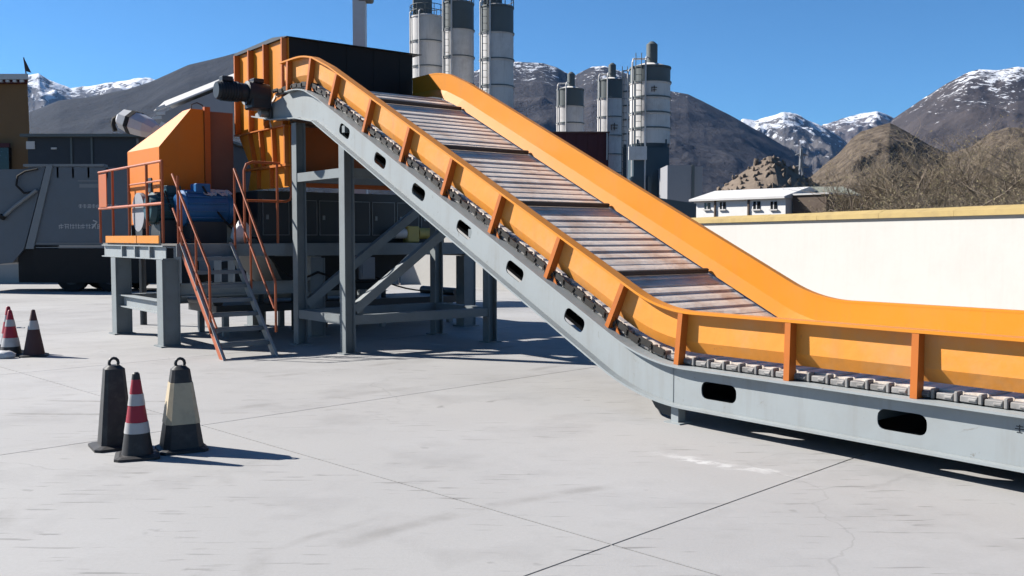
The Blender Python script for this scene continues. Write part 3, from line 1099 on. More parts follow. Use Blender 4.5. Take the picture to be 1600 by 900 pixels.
for z0, z1, sa in ((3.60, 3.62, CS1 + 0.04), (2.94, 2.98, 10.34)):
    MB().box(P, (CS0 - 0.03, sa), (CW0 - 0.09, CW0 + 0.03), (z0, z1)).build('flange', 'orange_post', chute)
for s in (8.72, 9.45, 10.1, 10.72):
    MB().box(P, (s - 0.02, s + 0.02), (CW0 - 0.10, CW0), (3.625, 5.045)).build('rib', 'orange_post', chute)
for s, sb in ((8.70, 8.70), (9.2, 9.15), (9.72, 9.62), (10.2, 9.95)):
    m_ = MB()
    m_.prism([P(s - 0.02, CW0 - 0.08, 3.595), P(s + 0.02, CW0 - 0.08, 3.595), P(s + 0.02, CW0 - 0.001, 3.595), P(s - 0.02, CW0 - 0.001, 3.595)],
             [P(sb - 0.02, CW0 - 0.08, 2.985), P(sb + 0.02, CW0 - 0.08, 2.985), P(sb + 0.02, CW0 - 0.001, 2.985), P(sb - 0.02, CW0 - 0.001, 2.985)])
    m_.build('rib', 'orange_post', chute)
for s in (8.7, 9.3, 9.85):
    MB().box(P, (s - 0.02, s + 0.02), (CW0 - 0.07, CW0 - 0.001), (2.61, 2.935)).build('rib', 'orange_post', chute)
nst = 9
for k in range(nst):
    w0 = CW0 + 0.02 + (CW1 - CW0 - 0.14) * k / nst
    w1 = CW0 + 0.02 + (CW1 - CW0 - 0.14) * (k + 1) / nst
    dz = random.uniform(-0.02, 0.03)
    MB().box(P, (CS0 + 0.02 + 0.006 * (k % 2), CS0 + 0.032 + 0.006 * (k % 2)), (w0 + 0.002, w1 + 0.006), (4.27 + dz, 5.045)).build('curtain_strip', 'rubber', chute)

# ------------------------------------------------------------------ shredder platform
plat = thing('shredder_platform', P(10.7, 1.2, 0), 'raised grey steel shredder platform with orange guard rails at left', 'platform')
PW0, PW1, PS0, PS1, DK = -1.75, 4.35, 9.3, 12.9, 1.66
MB().box(P, (PS0, PS1), (PW0, PW1), (DK - 0.03, DK)).build('deck_plate', 'deck', plat)
MB().box(P, (8.8, PS0 - 0.002), (-1.75, 0.05), (DK - 0.03, DK)).build('deck_plate', 'deck', plat)
# legs
for s in (9.42, 12.0):
    for w in (-1.68, 0.9, 3.3 if s > 10 else 4.2):
        m_ = MB()
        h = 0.14
        m_.box(P, (s - h, s + h), (w - h, w - h + 0.02), (0.02, DK - 0.26))
        m_.box(P, (s - h, s + h), (w + h - 0.02, w + h), (0.02, DK - 0.26))
        m_.box(P, (s - 0.12, s + 0.12), (w - h + 0.0205, w + h - 0.0205), (0.02, DK - 0.26))
        m_.box(P, (s - 0.19, s + 0.19), (w - 0.19, w + 0.19), (0.0, 0.02))
        m_.build('leg', 'grey_leg', plat)
for w in (-1.68, 0.9, 4.2):
    m_ = MB()
    m_.box(P, (PS0, PS1 - 0.1), (w - 0.07, w - 0.055), (DK - 0.235, DK - 0.05))
    m_.box(P, (PS0, PS1 - 0.1), (w - 0.12, w + 0.08), (DK - 0.255, DK - 0.236))
    m_.box(P, (PS0, PS1 - 0.1), (w - 0.12, w + 0.08), (DK - 0.049, DK - 0.031))
    m_.build('deck_beam', 'grey', plat)
for s in (9.95, 10.75, 11.5):
    MB().box(P, (s - 0.02, s + 0.02), (-1.81, -1.752), (DK - 0.234, DK - 0.052)).build('beam_stiffener', 'grey', plat)
MB().box(P, (PS0 - 0.02, PS0 - 0.003), (0.1, PW1), (DK - 0.22, DK)).build('front_beam', 'grey_leg', plat)
MB().box(P, (8.78, 8.797), (-1.75, 0.05), (DK - 0.2, DK)).build('front_beam', 'grey_leg', plat)
# low tie beams (I shape)
for (a, b, z) in (((9.57, -1.68), (11.85, -1.68), 0.62), ((12.0, -1.53), (12.0, 3.1), 0.62), ((9.42, -1.5), (9.42, 0.75), 0.9)):
    pa, pb = P(a[0], a[1], z), P(b[0], b[1], z)
    m_ = MB()
    m_.bar(pa, pb, 0.02, 0.18)
    m_.bar(pa + Vector((0, 0, 0.1)), pb + Vector((0, 0, 0.1)), 0.16, 0.018)
    m_.bar(pa - Vector((0, 0, 0.1)), pb - Vector((0, 0, 0.1)), 0.16, 0.018)
    m_.build('tie_beam', 'grey', plat)
# kick plates along the left edge
for (a, b) in ((9.55, 10.7), (10.74, 12.6)):
    MB().box(P, (a, b), (-1.78, -1.765), (DK + 0.005, DK + 0.13)).build('kick_plate', 'orange', plat)
# guard rails
RZ1, RZ2, RZ3 = 2.99, 2.62, 2.31


def rail(pts, r=0.022, nm='guard_rail'):
    MB().tube(pts, r, 8).build(nm, 'rail_orange', plat, smooth=True)


rail([P(9.5, -1.72, RZ1), P(13.2, -1.72, RZ1 + 0.01)])
rail([P(9.5, -1.72, RZ3), P(13.2, -1.72, RZ3)], 0.026)
rail([P(9.5, -1.72, 2.68), P(11.2, -1.72, 2.68)], 0.016)
for s in (9.5, 10.3, 11.3, 12.3, 13.15):
    rail([P(s, -1.72, DK), P(s, -1.72, RZ1 + 0.01)], 0.024, 'rail_post')
MB().box(P, (12.6, 13.1), (-1.75, -1.735), (2.33, 2.95)).build('guard_sheet', 'red_orange', plat)
# rails to the right of the stairs
rail([P(8.83, -0.62, 1.66), P(8.83, -0.62, 2.85), P(8.83, -0.58, 2.95), P(8.83, -0.48, 2.99), P(8.83, 0.0, 2.99)])
rail([P(8.83, -0.58, 2.36), P(8.83, 0.10, 2.36), P(8.83, 0.17, 2.39), P(8.83, 0.2, 2.46), P(8.83, 0.2, 2.75)])
rail([P(8.83, -0.05, 1.66), P(8.83, -0.05, 2.99)], 0.022, 'rail_post')
rail([P(8.83, -1.70, 1.66), P(8.83, -1.70, 2.72)], 0.022, 'rail_post')

# ------------------------------------------------------------------ staircase
st = thing('steel_staircase', P(7.9, -1.25, 0), 'steep steel staircase with orange handrails up to the platform', 'stairs')
SW0, SW1 = -1.66, -0.86
for w in (SW0, SW1):
    m_ = MB()
    q0 = [(8.76, 1.66), (8.76, 1.44), (7.28, 0.0), (7.06, 0.0)]
    m_.prism([P(s, w - 0.012, z) for s, z in q0], [P(s, w + 0.012, z) for s, z in q0])
    m_.build('stringer', 'rail_orange' if w == SW0 else 'grey_leg', st)
    m_ = MB()
    m_.prism([P(s, w - 0.05, z) for s, z in ((8.76, 1.665), (8.76, 1.685), (7.03, 0.02), (7.03, 0.002))], [P(s, w - 0.013, z) for s, z in ((8.76, 1.665), (8.76, 1.685), (7.03, 0.02), (7.03, 0.002))])
    m_.build('stringer_edge', 'grey', st)
for k in range(7):
    z = 0.21 + k * 0.207
    s = 7.2 + (z) * 0.985
    m_ = MB()
    m_.box(P, (s - 0.06, s + 0.15), (SW0 + 0.013, SW1 - 0.013), (z - 0.02, z))
    m_.box(P, (s - 0.06, s - 0.045), (SW0 + 0.013, SW1 - 0.013), (z - 0.055, z - 0.021))
    m_.build('tread', 'grey_leg', st)
for (w, top, mid) in ((SW0 - 0.03, ((9.1, 2.76), (7.58, 1.33)), ((9.1, 2.22), (7.32, 0.45))), (SW1 + 0.03, ((8.72, 2.86), (7.22, 1.12)), ((8.72, 2.3), (7.25, 0.7)))):
    MB().tube([P(top[0][0], w, top[0][1]), P(top[1][0], w, top[1][1]), P(top[1][0] - 0.02, w, top[1][1] - 0.05), P(top[1][0] - 0.02, w, 0.35)], 0.02, 8).build('handrail', 'rail_orange', st, smooth=True)
    MB().tube([P(mid[0][0], w, mid[0][1]), P(mid[1][0], w, mid[1][1])], 0.017, 8).build('handrail', 'rail_orange', st, smooth=True)
    for s in (8.72, 8.1):
        t = (s - top[1][0]) / (top[0][0] - top[1][0])
        MB().tube([P(s, w, (s - 7.06) * 0.97 - 0.05), P(s, w, top[1][1] + t * (top[0][1] - top[1][1]))], 0.018, 8).build('handrail_post', 'rail_orange', st, smooth=True)

# ------------------------------------------------------------------ orange hood and machine on the platform
hood = thing('hopper_hood', P(11.2, -0.9, DK), 'orange steel hood with sloped top standing on the platform', 'hood')
A = [(-1.44, 1.98), (-1.44, 3.31), (-0.88, 4.0), (-0.66, 4.0), (-0.66, 1.98)]
m_ = MB()
front = [P(10.5, w, z) for w, z in A]
bs = [12.3, 12.3, 10.9, 10.9, 12.3]
bz = [1.98, 3.34, 4.0, 4.0, 1.98]
back = [P(bs[i], A[i][0], bz[i]) for i in range(5)]
v = front + back
m_.add(v, [(0, 1, 2, 3, 4), (0, 5, 6, 1), (1, 6, 7), (1, 7, 2), (2, 7, 8, 3), (3, 8, 9, 4), (9, 8, 7, 6, 5), (0, 4, 9, 5)])
m_.build('hood_shell', 'hood_orange', hood)
m_ = MB()
m_.box(P, (10.47, 10.56), (-0.65, -0.55), (1.98, 4.05))
m_.build('corner_post', 'red_orange', hood)
MB().box(P, (10.52, 12.2), (-0.545, -0.12), (1.98, 3.98)).build('rear_cover', 'brown_red', hood)
for (w, s) in ((-1.38, 10.6), (-0.7, 10.6), (-1.38, 12.2), (-0.7, 12.2)):
    MB().box(P, (s - 0.06, s + 0.06), (w - 0.06, w + 0.06), (DK, 1.979)).build('foot', 'dark_steel', hood)
m_ = MB()
m_.box(P, (10.9, 11.1), (-1.46, -1.442), (2.55, 2.8))
m_.build('latch_plate', 'dark_steel', hood)
MB().tube([P(10.7, -0.8, 4.0), P(10.7, -0.8, 4.1), P(10.7, -0.7, 4.14), P(10.7, -0.6, 4.1), P(10.7, -0.6, 4.0)], 0.012, 6).build('lifting_eye', 'dark_steel', hood)

shred = thing('shredder', P(10.9, 2.0, DK), 'dark panelled shredder body beneath the orange chute', 'shredder')
MB().box(P, (9.75, 12.2), (0.0, 3.9), (DK + 0.004, 2.58)).build('casing', 'dark_steel', shred)
for k in range(7):
    w0 = 0.08 + k * 0.545
    m_ = MB()
    for (a, b, c, d) in ((w0, w0 + 0.5, 1.80, 1.812), (w0, w0 + 0.5, 2.42, 2.432), (w0, w0 + 0.012, 1.80, 2.432), (w0 + 0.488, w0 + 0.5, 1.80, 2.432)):
        m_.box(P, (9.735, 9.749), (a, b), (c, d))
    pn = MB().box(P, (9.738, 9.7495), (w0 + 0.013, w0 + 0.487), (1.813, 2.419)).build('panel', 'dark_steel', shred)
    m_.build('panel_edge', 'dark_edge', pn)
    MB().box(P, (9.725, 9.737), (w0 + 0.06, w0 + 0.11), (2.08, 2.16)).build('latch', 'dark_edge', pn)
m_ = MB()
m_.prism([P(9.95, 0.2, 1.62), P(9.95, 3.4, 1.62), P(11.9, 3.4, 1.62), P(11.9, 0.2, 1.62)], [P(10.3, 0.8, 0.75), P(10.3, 2.6, 0.75), P(11.5, 2.6, 0.75), P(11.5, 0.8, 0.75)])
m_.build('outfeed_hopper', 'dark_steel', shred)
for k in range(5):
    w = 0.4 + k * 0.65
    MB().tube([P(10.6, w, 0.02), P(10.6, w, 0.8)], 0.05, 8).build('prop', 'dark_steel', shred)
out = thing('outfeed_belt', P(10.9, 1.6, 0), 'low dark outfeed belt conveyor in the shade under the platform', 'conveyor')
MB().box(P, (10.2, 11.6), (-0.6, 4.6), (0.42, 0.56)).build('belt_bed', 'dark_steel', out)
for w in (-0.4, 1.2, 2.8, 4.4):
    for s in (10.3, 11.5):
        MB().box(P, (s - 0.05, s + 0.05), (w - 0.05, w + 0.05), (0.0, 0.419)).build('leg', 'grey_leg', out)
for w in (-0.55, 4.55):
    MB().tube([P(10.25, w, 0.62), P(11.55, w, 0.62)], 0.09, 12).build('drum', 'dark_steel', out, smooth=True)


def motor(name, s, w0, w1, z, r, m_name, label):
    t = thing(name, P(s, (w0 + w1) / 2, DK), label, 'motor')
    b_ = MB().tube([P(s, w0 + 0.02, z), P(s, w0 + 0.1, z), P(s, w0 + 0.1, z), P(s, w1 - 0.1, z), P(s, w1 - 0.1, z), P(s, w1, z)], [r * 0.8, r * 1.02, r * 0.97, r * 0.97, r * 1.02, r * 0.85], 20).build('motor_body', m_name, t, smooth=True)
    for k in range(14):
        a = R(20 + k * 24)
        c, sn = math.cos(a), math.sin(a)
        m2 = MB()
        p0, p1 = P(s + c * r, w0 + 0.14, z + sn * r), P(s + c * r, w1 - 0.14, z + sn * r)
        m2.bar(p0, p1, 0.03, 0.02)
        m2.build('cooling_rib', m_name, b_)
    MB().box(P, (s - 0.14, s + 0.14), (w0 + 0.3, w0 + 0.55), (z + r * 0.9, z + r + 0.12)).build('terminal_box', m_name, t, bevel=0.015)
    MB().box(P, (s - r * 0.9, s + r * 0.9), (w0 + 0.15, w1 - 0.15), (DK + 0.003, z - r * 0.75)).build('motor_base', 'dark_steel', t)
    return t


t = motor('electric_motor', 9.95, -1.36, -0.44, 2.25, 0.30, 'blue', 'blue cylindrical electric motor behind the staircase handrails')
m_ = MB()
rr = random.Random(5)
ring = []
nn_ = 14
for k in range(nn_):
    w = -0.95 + 0.5 * k / (nn_ - 1)
    drop = rr.uniform(0.03, 0.14)
    ring.append((w, drop))
vs, fs = [], []
for (w, dp) in ring:
    for a in (120, 95, 70, 45):
        rad = 0.325 + rr.uniform(0, 0.012)
        aa = a if a != 120 else 120 + dp * 150
        vs.append(P(9.95 - math.cos(R(aa)) * -rad, w, 2.25 + math.sin(R(aa)) * rad))
for i in range(nn_ - 1):
    for j in range(3):
        fs.append((i * 4 + j, i * 4 + j + 1, i * 4 + 5 + j, i * 4 + 4 + j))
m_.add(vs, fs)
co = m_.build('torn_cover', 'white_metal', t)
sol = co.modifiers.new('thick', 'SOLIDIFY')
sol.thickness = 0.004
motor('electric_motor', 10.35, -2.02 + 0.3, -1.0, 2.25, 0.27, 'teal', 'dark teal electric motor at the left end of the platform')
pulley = thing('belt_guard', P(10.05, -1.72, DK), 'pale round belt guard beside the teal motor', 'machine guard')
MB().tube([P(11.0, -1.66, 2.2), P(11.0, -1.58, 2.2)], [0.34, 0.34], 22).build('guard_disc', 'pale_panel', pulley, smooth=True)
MB().box(P, (10.8, 11.2), (-1.655, -1.585), (DK, 1.9)).build('guard_foot', 'dark_steel', pulley)
bag = thing('cement_bag', P(9.15, -0.55, DK), 'slumped pale bag on the platform beside the stair head', 'bag')
m_ = MB()
bm_ = bmesh.new()
bmesh.ops.create_icosphere(bm_, subdivisions=3, radius=1)
for v in bm_.verts:
    q = v.co
    nz = noise.noise(q * 2.2) * 0.18
    v.co = Vector((q.x * 0.16 * (1 + nz), q.y * 0.2 * (1 + nz), max(q.z, -0.8) * 0.2 * (1 + nz * 1.5)))
    v.co.x *= 1 - 0.35 * max(0, q.z)
for v in bm_.verts:
    v.index
bm_.verts.ensure_lookup_table()
m_.add([P(9.15, -0.55, DK + 0.165) + v.co for v in bm_.verts], [[v.index for v in f.verts] for f in bm_.faces])
bm_.free()
m_.build('bag_body', 'white_metal', bag, smooth=True)
gm = thing('gear_motor', P(9.5, 3.2, DK), 'small yellow gear motor on the deck behind the diagonal braces', 'motor')
MB().box(P, (9.42, 9.62), (2.85, 3.12), (DK + 0.003, 1.98)).build('gear_case', 'yellow', gm, bevel=0.02)
MB().tube([P(9.52, 3.121, 1.84), P(9.52, 3.5, 1.84)], 0.11, 14).build('motor_can', 'yellow', gm, smooth=True)
MB().tube([P(9.52, 2.6, 1.84), P(9.52, 2.849, 1.84)], 0.10, 14).build('coupling_cover', 'white_metal', gm, smooth=True)

cb = thing('cable_bundle', P(9.6, -1.0, DK), 'black cables drooping from the motors down behind the staircase', 'cables')
for (a_, b_, sag, r_) in (((9.8, -0.95, 2.62), (9.32, -0.2, 1.75), 0.25, 0.018), ((10.2, -1.45, 2.55), (9.35, -1.2, 1.72), 0.3, 0.016), ((9.32, -0.2, 1.75), (9.28, 0.9, 1.15), 0.35, 0.02), ((9.28, 0.9, 1.15), (9.30, 3.0, 1.35), 0.3, 0.02), ((9.28, 1.4, 1.4), (9.6, 3.8, 0.7), 0.2, 0.016)):
    pts = []
    for k in range(11):
        u_ = k / 10
        pts.append(P(a_[0] + (b_[0] - a_[0]) * u_, a_[1] + (b_[1] - a_[1]) * u_, a_[2] + (b_[2] - a_[2]) * u_ - sag * math.sin(math.pi * u_)))
    MB().tube(pts, r_, 6).build('cable', 'rubber', cb, smooth=True)
jb = thing('junction_box', P(9.27, 1.9, 1.2), 'pale electrical junction box fixed under the platform edge', 'electrical box')
MB().box(P, (9.18, 9.27), (1.7, 2.0), (1.0, 1.4)).build('box_case', 'pale_panel', jb, bevel=0.01)
MB().box(P, (9.165, 9.179), (1.73, 1.97), (1.03, 1.37)).build('box_door', 'pale_panel', jb)
# white duct box behind the hood
dw = thing('dust_duct', P(13.5, -1.2, 0), 'white faceted dust duct with a black band behind the orange hood', 'duct')
dp = P(13.6, -0.95, 0)
c_up = Vector((0, 0, 4.05))


def ring_pts(c, ax, r, sq=1.0, n=8):
    x = Vector((-ax.y, ax.x, 0)).normalized()
    y = ax.cross(x).normalized()
    return [c + x * math.cos(2 * math.pi * (k + .5) / n) * r + y * math.sin(2 * math.pi * (k + .5) / n) * r * sq for k in range(n)]


ax = Vector((0.92, -0.2, -0.34)).normalized()
c0 = dp + c_up
seqs = [(-0.30, 0.13), (-0.20, 0.26), (0.0, 0.30), (0.0, 0.315), (0.09, 0.315), (0.09, 0.30), (0.36, 0.26), (0.55, 0.16)]


def loft(m_, rings):
    n = len(rings[0])
    vs = [p for r in rings for p in r]
    fs = [(i * n + k, i * n + (k + 1) % n, (i + 1) * n + (k + 1) % n, (i + 1) * n + k) for i in range(len(rings) - 1) for k in range(n)]
    fs += [list(range(n)), [(len(rings) - 1) * n + k for k in range(n - 1, -1, -1)]]
    return m_.add(vs, fs)


loft(MB(), [ring_pts(c0 + ax * d, ax, r, 0.8) for d, r in seqs[:3]]).build('duct_head', 'white_metal', dw)
loft(MB(), [ring_pts(c0 + ax * d, ax, r, 0.8) for d, r in seqs[3:5]]).build('black_band', 'rubber', dw)
loft(MB(), [ring_pts(c0 + ax * d, ax, r, 0.8) for d, r in seqs[5:]]).build('duct_tail', 'white_metal', dw)
MB().tube([c0 + ax * -0.28, c0 + ax * -0.36 + Vector((0, 0, -0.01)), c0 + ax * -0.44 + Vector((0, 0, -0.07)), c0 + ax * -0.47 + Vector((0, 0, -0.2)), c0 + ax * -0.42 + Vector((0, 0, -0.3))], 0.05, 8).build('hose', 'rubber', dw, smooth=True)
MB().tube([c0 + Vector((0.1, 0.1, -0.3)), Vector((c0.x + 0.1, c0.y + 0.1, 0))], 0.07, 8).build('duct_stand', 'dark_steel', dw)

# white topped inclined gallery behind
gal = thing('covered_gallery', (-8.0, 26, 0), 'inclined covered belt gallery with white roof behind the hood', 'conveyor gallery')
ga, gb = at_y(243, 163, 26), at_y(420, 92, 27.5)
gd = (gb - ga)
up = Vector((0, 0, 1))
bk = Vector((0.3, 1.5, 0))
m_ = MB()
m_.prism([ga + up * -1.25, ga + bk + up * -1.25, ga + bk + up * -0.16, ga + up * -0.30], [gb + up * -1.25, gb + bk + up * -1.25, gb + bk + up * -0.16, gb + up * -0.30])
m_.build('gallery_side', 'pale_panel', gal)
m_ = MB()
sec_ = [Vector((0, -0.14, -0.24)), Vector((0, -0.14, -0.19)), Vector((0.1, 0.4, 0.14)), Vector((0.3, 1.6, -0.1)), Vector((0.3, 1.6, -0.15)), Vector((0.1, 0.4, 0.08))]
m_.prism([ga + v_ for v_ in sec_], [gb + v_ for v_ in sec_])
m_.build('gallery_roof', 'roof_white', gal)
for k in (0.15, 0.5, 0.9):
    p = ga + gd * k
    for dy in (0.1, 1.4):
        MB().box(ident, (p.x - 0.08, p.x + 0.08), (p.y + dy - 0.08, p.y + dy + 0.08), (0, p.z - 1.2)).build('gallery_leg', 'grey_leg', gal)
rr = random.Random(11)
for k in range(6):
    m_ = MB()
    p = ga + Vector((rr.uniform(-0.1, 0.25), -0.12, -0.15 - k * 0.12))
    m_.bar(p, p + Vector((rr.uniform(0.1, 0.35), 0.02, rr.uniform(-0.12, 0.12))), 0.05, 0.07)
    m_.build('torn_strip', 'white_metal', gal)

pole = thing('steel_mast', P(12.6, 2.2, 0), 'tall square white mast rising behind the chute top', 'mast')
pp = at_y(562, 60, 20.5)
MB().box(ident, (pp.x - 0.13, pp.x + 0.13), (20.4, 20.66), (0, 8.6)).build('mast_post', 'white_metal', pole)
MB().box(ident, (pp.x - 0.02, pp.x + 0.28), (20.35, 20.7), (6.75, 7.6)).build('mast_box', 'silo_dark', pole, bevel=0.03)
ORG[pole] = Vector((pp.x, 20.5, 0))

# ------------------------------------------------------------------ traffic cones
def square_cone(name, x, y, h, r0, r1, rot, label, sleeve=None, base=0.19):
    t = thing(name, (x, y, 0), label, 'traffic cone', 'traffic cones on the yard')
    f = local(x, y, rot)

    def ring(r, z, c=0.3):
        k = r * (1 - c)
        return [f(r, -k, z), f(r, k, z), f(k, r, z), f(-k, r, z), f(-r, k, z), f(-r, -k, z), f(-k, -r, z), f(k, -r, z)]

    def rad(z):
        return r0 + (r1 - r0) * z / h
    zb = 0.035
    if sleeve:
        loft(MB(), [ring(rad(zb), zb), ring(rad(sleeve[0]), sleeve[0])]).build('cone_foot', 'cone_black', t, smooth=True)
        loft(MB(), [ring(rad(sleeve[0]) + 0.004, sleeve[0] + 0.0005), ring(rad(sleeve[1]) + 0.004, sleeve[1])]).build('sleeve', 'cone_cream', t, smooth=True)
        loft(MB(), [ring(rad(sleeve[1]), sleeve[1] + 0.0005), ring(rad(h * .96), h * .96), ring(r1 * 0.6, h)]).build('cone_top', 'cone_black', t, smooth=True)
    else:
        loft(MB(), [ring(rad(zb), zb), ring(rad(h * .96), h * .96), ring(r1 * 0.6, h)]).build('cone_body', 'cone_black', t, smooth=True)
    loft(MB(), [ring(base, 0.0, 0.2), ring(base, 0.022, 0.2), ring(rad(zb) + 0.005, 0.036, 0.25)]).build('base', 'cone_black', t)
    pts = [f(0.036 * math.sin(a), 0, h + 0.018 - 0.04 * math.cos(a)) for a in [2 * math.pi * k / 12 for k in range(13)]]
    MB().tube(pts, 0.013, 7, caps=False).build('ring_handle', 'cone_black', t, smooth=True)
    return t


def round_cone(name, x, y, h, bands, label, base=0.185, r0=0.125, r1=0.028):
    t = thing(name, (x, y, 0), label, 'traffic cone', 'traffic cones on the yard')

    def rad(z):
        return r0 + (r1 - r0) * z / h
    zb = 0.03
    prev = zb
    for k, (z, m_, nm) in enumerate(bands):
        e = 0.003 if m_ == 'cone_white' else 0.0
        pr = [(rad(prev) + e, prev), (rad(z) + e, z)]
        if k == len(bands) - 1:
            pr += [(r1 * 0.6, z + 0.012)]
        MB().lathe((x, y, 0), pr, 22).build(nm, m_, t, smooth=True)
        prev = z + 0.0004
    m2 = MB()
    q = [(base * c - (0.03 if False else 0), base * s_) for c, s_ in ((1, .8), (.8, 1), (-.8, 1), (-1, .8), (-1, -.8), (-.8, -1), (.8, -1), (1, -.8))]
    f = local(x, y, R(20))
    loft(m2, [[f(a, b, 0) for a, b in q], [f(a, b, 0.02) for a, b in q], [f(a * .8, b * .8, 0.031) for a, b in q]])
    m2.build('base', 'cone_black', t)
    return t


square_cone('traffic_cone', -3.33, 7.93, 0.69, 0.13, 0.075, R(33), 'all black square rubber cone with ring handle at left of the trio')
square_cone('traffic_cone', -2.74, 7.83, 0.70, 0.165, 0.066, R(28), 'black square cone with worn cream sleeve at right of the trio', sleeve=(0.23, 0.565))
round_cone('traffic_cone', -3.0, 7.56, 0.67, [(0.20, 'cone_black', 'lower_band'), (0.285, 'cone_white', 'reflective_band'), (0.42, 'cone_red', 'red_band'), (0.51, 'cone_white', 'reflective_band'), (0.625, 'cone_red', 'red_band'), (0.67, 'cone_black', 'tip')],
           'red cone with pale reflective bands and black foot, front of the trio', base=0.17)
round_cone('traffic_cone', -7.1, 14.1, 0.68, [(0.40, 'cone_dull', 'lower_band'), (0.53, 'cone_white', 'reflective_band'), (0.68, 'cone_dull', 'tip')],
           'dark weathered cone with one pale band near the left edge', r0=0.155)
round_cone('traffic_cone', -7.47, 14.15, 0.67, [(0.14, 'cone_black', 'lower_band'), (0.27, 'cone_white', 'reflective_band'), (0.44, 'cone_red', 'red_band'), (0.54, 'cone_white', 'reflective_band'), (0.67, 'cone_red', 'tip')],
           'red and white striped cone beside the dark weathered cone', r0=0.155)
round_cone('traffic_cone', -7.68, 14.5, 0.70, [(0.14, 'cone_black', 'lower_band'), (0.30, 'cone_white', 'reflective_band'), (0.48, 'cone_red', 'red_band'), (0.58, 'cone_white', 'reflective_band'), (0.70, 'cone_red', 'tip')],
           'red and white cone cut off by the left picture edge', r0=0.155)
barr = MB().tube([Vector((-7.33, 14.07, 0.425)), Vector((-7.215, 14.03, 0.43)), Vector((-7.19, 14.02, 0.43))], 0.010, 7).build('cone_bar', 'cone_white', None, Vector((-7.3, 14.05, 0.42)))
tag(barr, 'thin pale bar linking the two cones near the left edge', 'bar')
m_ = MB()
bm_ = bmesh.new()
bmesh.ops.create_icosphere(bm_, subdivisions=3, radius=1)
for v in bm_.verts:
    q = v.co.copy()
    v.co = Vector((q.x * 0.17, q.y * 0.11, (max(q.z, -0.5) + 0.5) * 0.075)) * (1 + 0.12 * noise.noise(q * 2))
m_.add([Vector((-7.42, 13.85, 0)) + v.co for v in bm_.verts], [[v.index for v in f.verts] for f in bm_.faces])
bm_.free()
tag(m_.build('sandbag', 'white_metal', None, Vector((-7.42, 13.85, 0)), smooth=True), 'small white sandbag lying at the foot of the striped cone', 'sandbag')

# ------------------------------------------------------------------ refuse truck
TY = 31.0
truck = thing('refuse_truck', (-13.5, TY + 1.2, 0), 'grey compactor refuse truck parked side on at far left', 'truck')
f0 = lambda x, y, z: Vector((x, TY + y, z))
m_ = MB()
q = [(-15.68, 1.52), (-10.4, 1.52), (-10.4, 3.85), (-10.7, 4.0), (-15.0, 4.05)]
m_.prism([f0(x, 0, z) for x, z in q], [f0(x, 2.4, z) for x, z in q])
body = m_.build('body', 'truck', truck)
m_ = MB()
q = [(-15.02, 4.12), (-14.82, 4.12), (-15.52, 1.40), (-15.78, 1.40)]
m_.prism([f0(x, -0.06, z) for x, z in q], [f0(x, -0.003, z) for x, z in q])
m_.build('rear_pillar', 'truck_light', truck)
m_ = MB()
q = [(-18.9, 3.0), (-18.1, 3.95), (-15.9, 3.98), (-15.1, 4.05), (-15.86, 1.4), (-16.25, 0.95), (-17.2, 0.85), (-18.6, 1.15), (-19.0, 1.9)]
m_.prism([f0(x, 0.02, z) for x, z in q], [f0(x, 2.38, z) for x, z in q])
m_.build('tail_hopper', 'truck', truck)
m_ = MB()
m_.tube([f0(-16.45, -0.06, 2.45), f0(-16.1, -0.08, 2.75), f0(-15.35, -0.08, 3.3)], 0.06, 8)
m_.build('hydraulic_ram', 'truck_light', truck, smooth=True)
m_ = MB()
m_.tube([f0(-15.4, -0.05, 3.25), f0(-15.75, -0.09, 3.2), f0(-16.0, -0.09, 3.45), f0(-15.95, -0.09, 3.75), f0(-15.7, -0.09, 3.9), f0(-15.3, -0.07, 3.98)], 0.035, 6)
m_.build('hose', 'rubber', truck, smooth=True)
MB().tube([f0(-16.52, -0.08, 2.38), f0(-16.45, -0.08, 2.48)], 0.1, 10).build('ram_pin', 'rubber', truck)
for z in (1.60, 1.46):
    MB().box(f0, (-15.45, -10.4), (-0.035, -0.004), (z - 0.03, z)).build('side_rail', 'truck_light', truck)
MB().box(f0, (-15.9, -8.2), (0.3, 2.1), (0.85, 1.40)).build('chassis', 'rubber', truck)
MB().box(f0, (-12.35, -10.3), (0.06, 2.3), (0.28, 1.38)).build('shade_block', 'rubber', truck)  # this block and the next are added black, standing in for underbody shade
MB().box(f0, (-16.1, -15.05), (0.1, 2.3), (0.3, 1.38)).build('shade_block', 'rubber', truck)
MB().box(f0, (-15.04, -12.36), (1.0, 1.3), (0.2, 0.84)).build('axle_housing', 'rubber', truck)
for (x0, z0, h, n) in ((-14.05, 2.72, 0.13, 9), (-14.7, 2.05, 0.16, 8)):
    m_ = MB()
    rr = random.Random(int(x0 * 10))
    for k in range(n):
        glyph(m_, f0, x0 + k * h * 1.1, z0, h, rr, y=-0.003)
    m_.build('lettering', 'print', body)
m_ = MB()
m_.box(f0, (-14.0, -13.25), (-0.012, -0.003), (3.38, 3.5))
m_.box(f0, (-14.05, -13.4), (-0.012, -0.003), (3.58, 3.62))
m_.build('number_board', 'truck_light', body)
m_ = MB()
m_.bar(f0(-13.62, -0.008, 2.06), f0(-13.45, -0.008, 2.28), 0.03, 0.04)
m_.bar(f0(-13.45, -0.008, 2.28), f0(-13.58, -0.008, 2.32), 0.03, 0.04)
m_.build('arrow_mark', 'print', body)
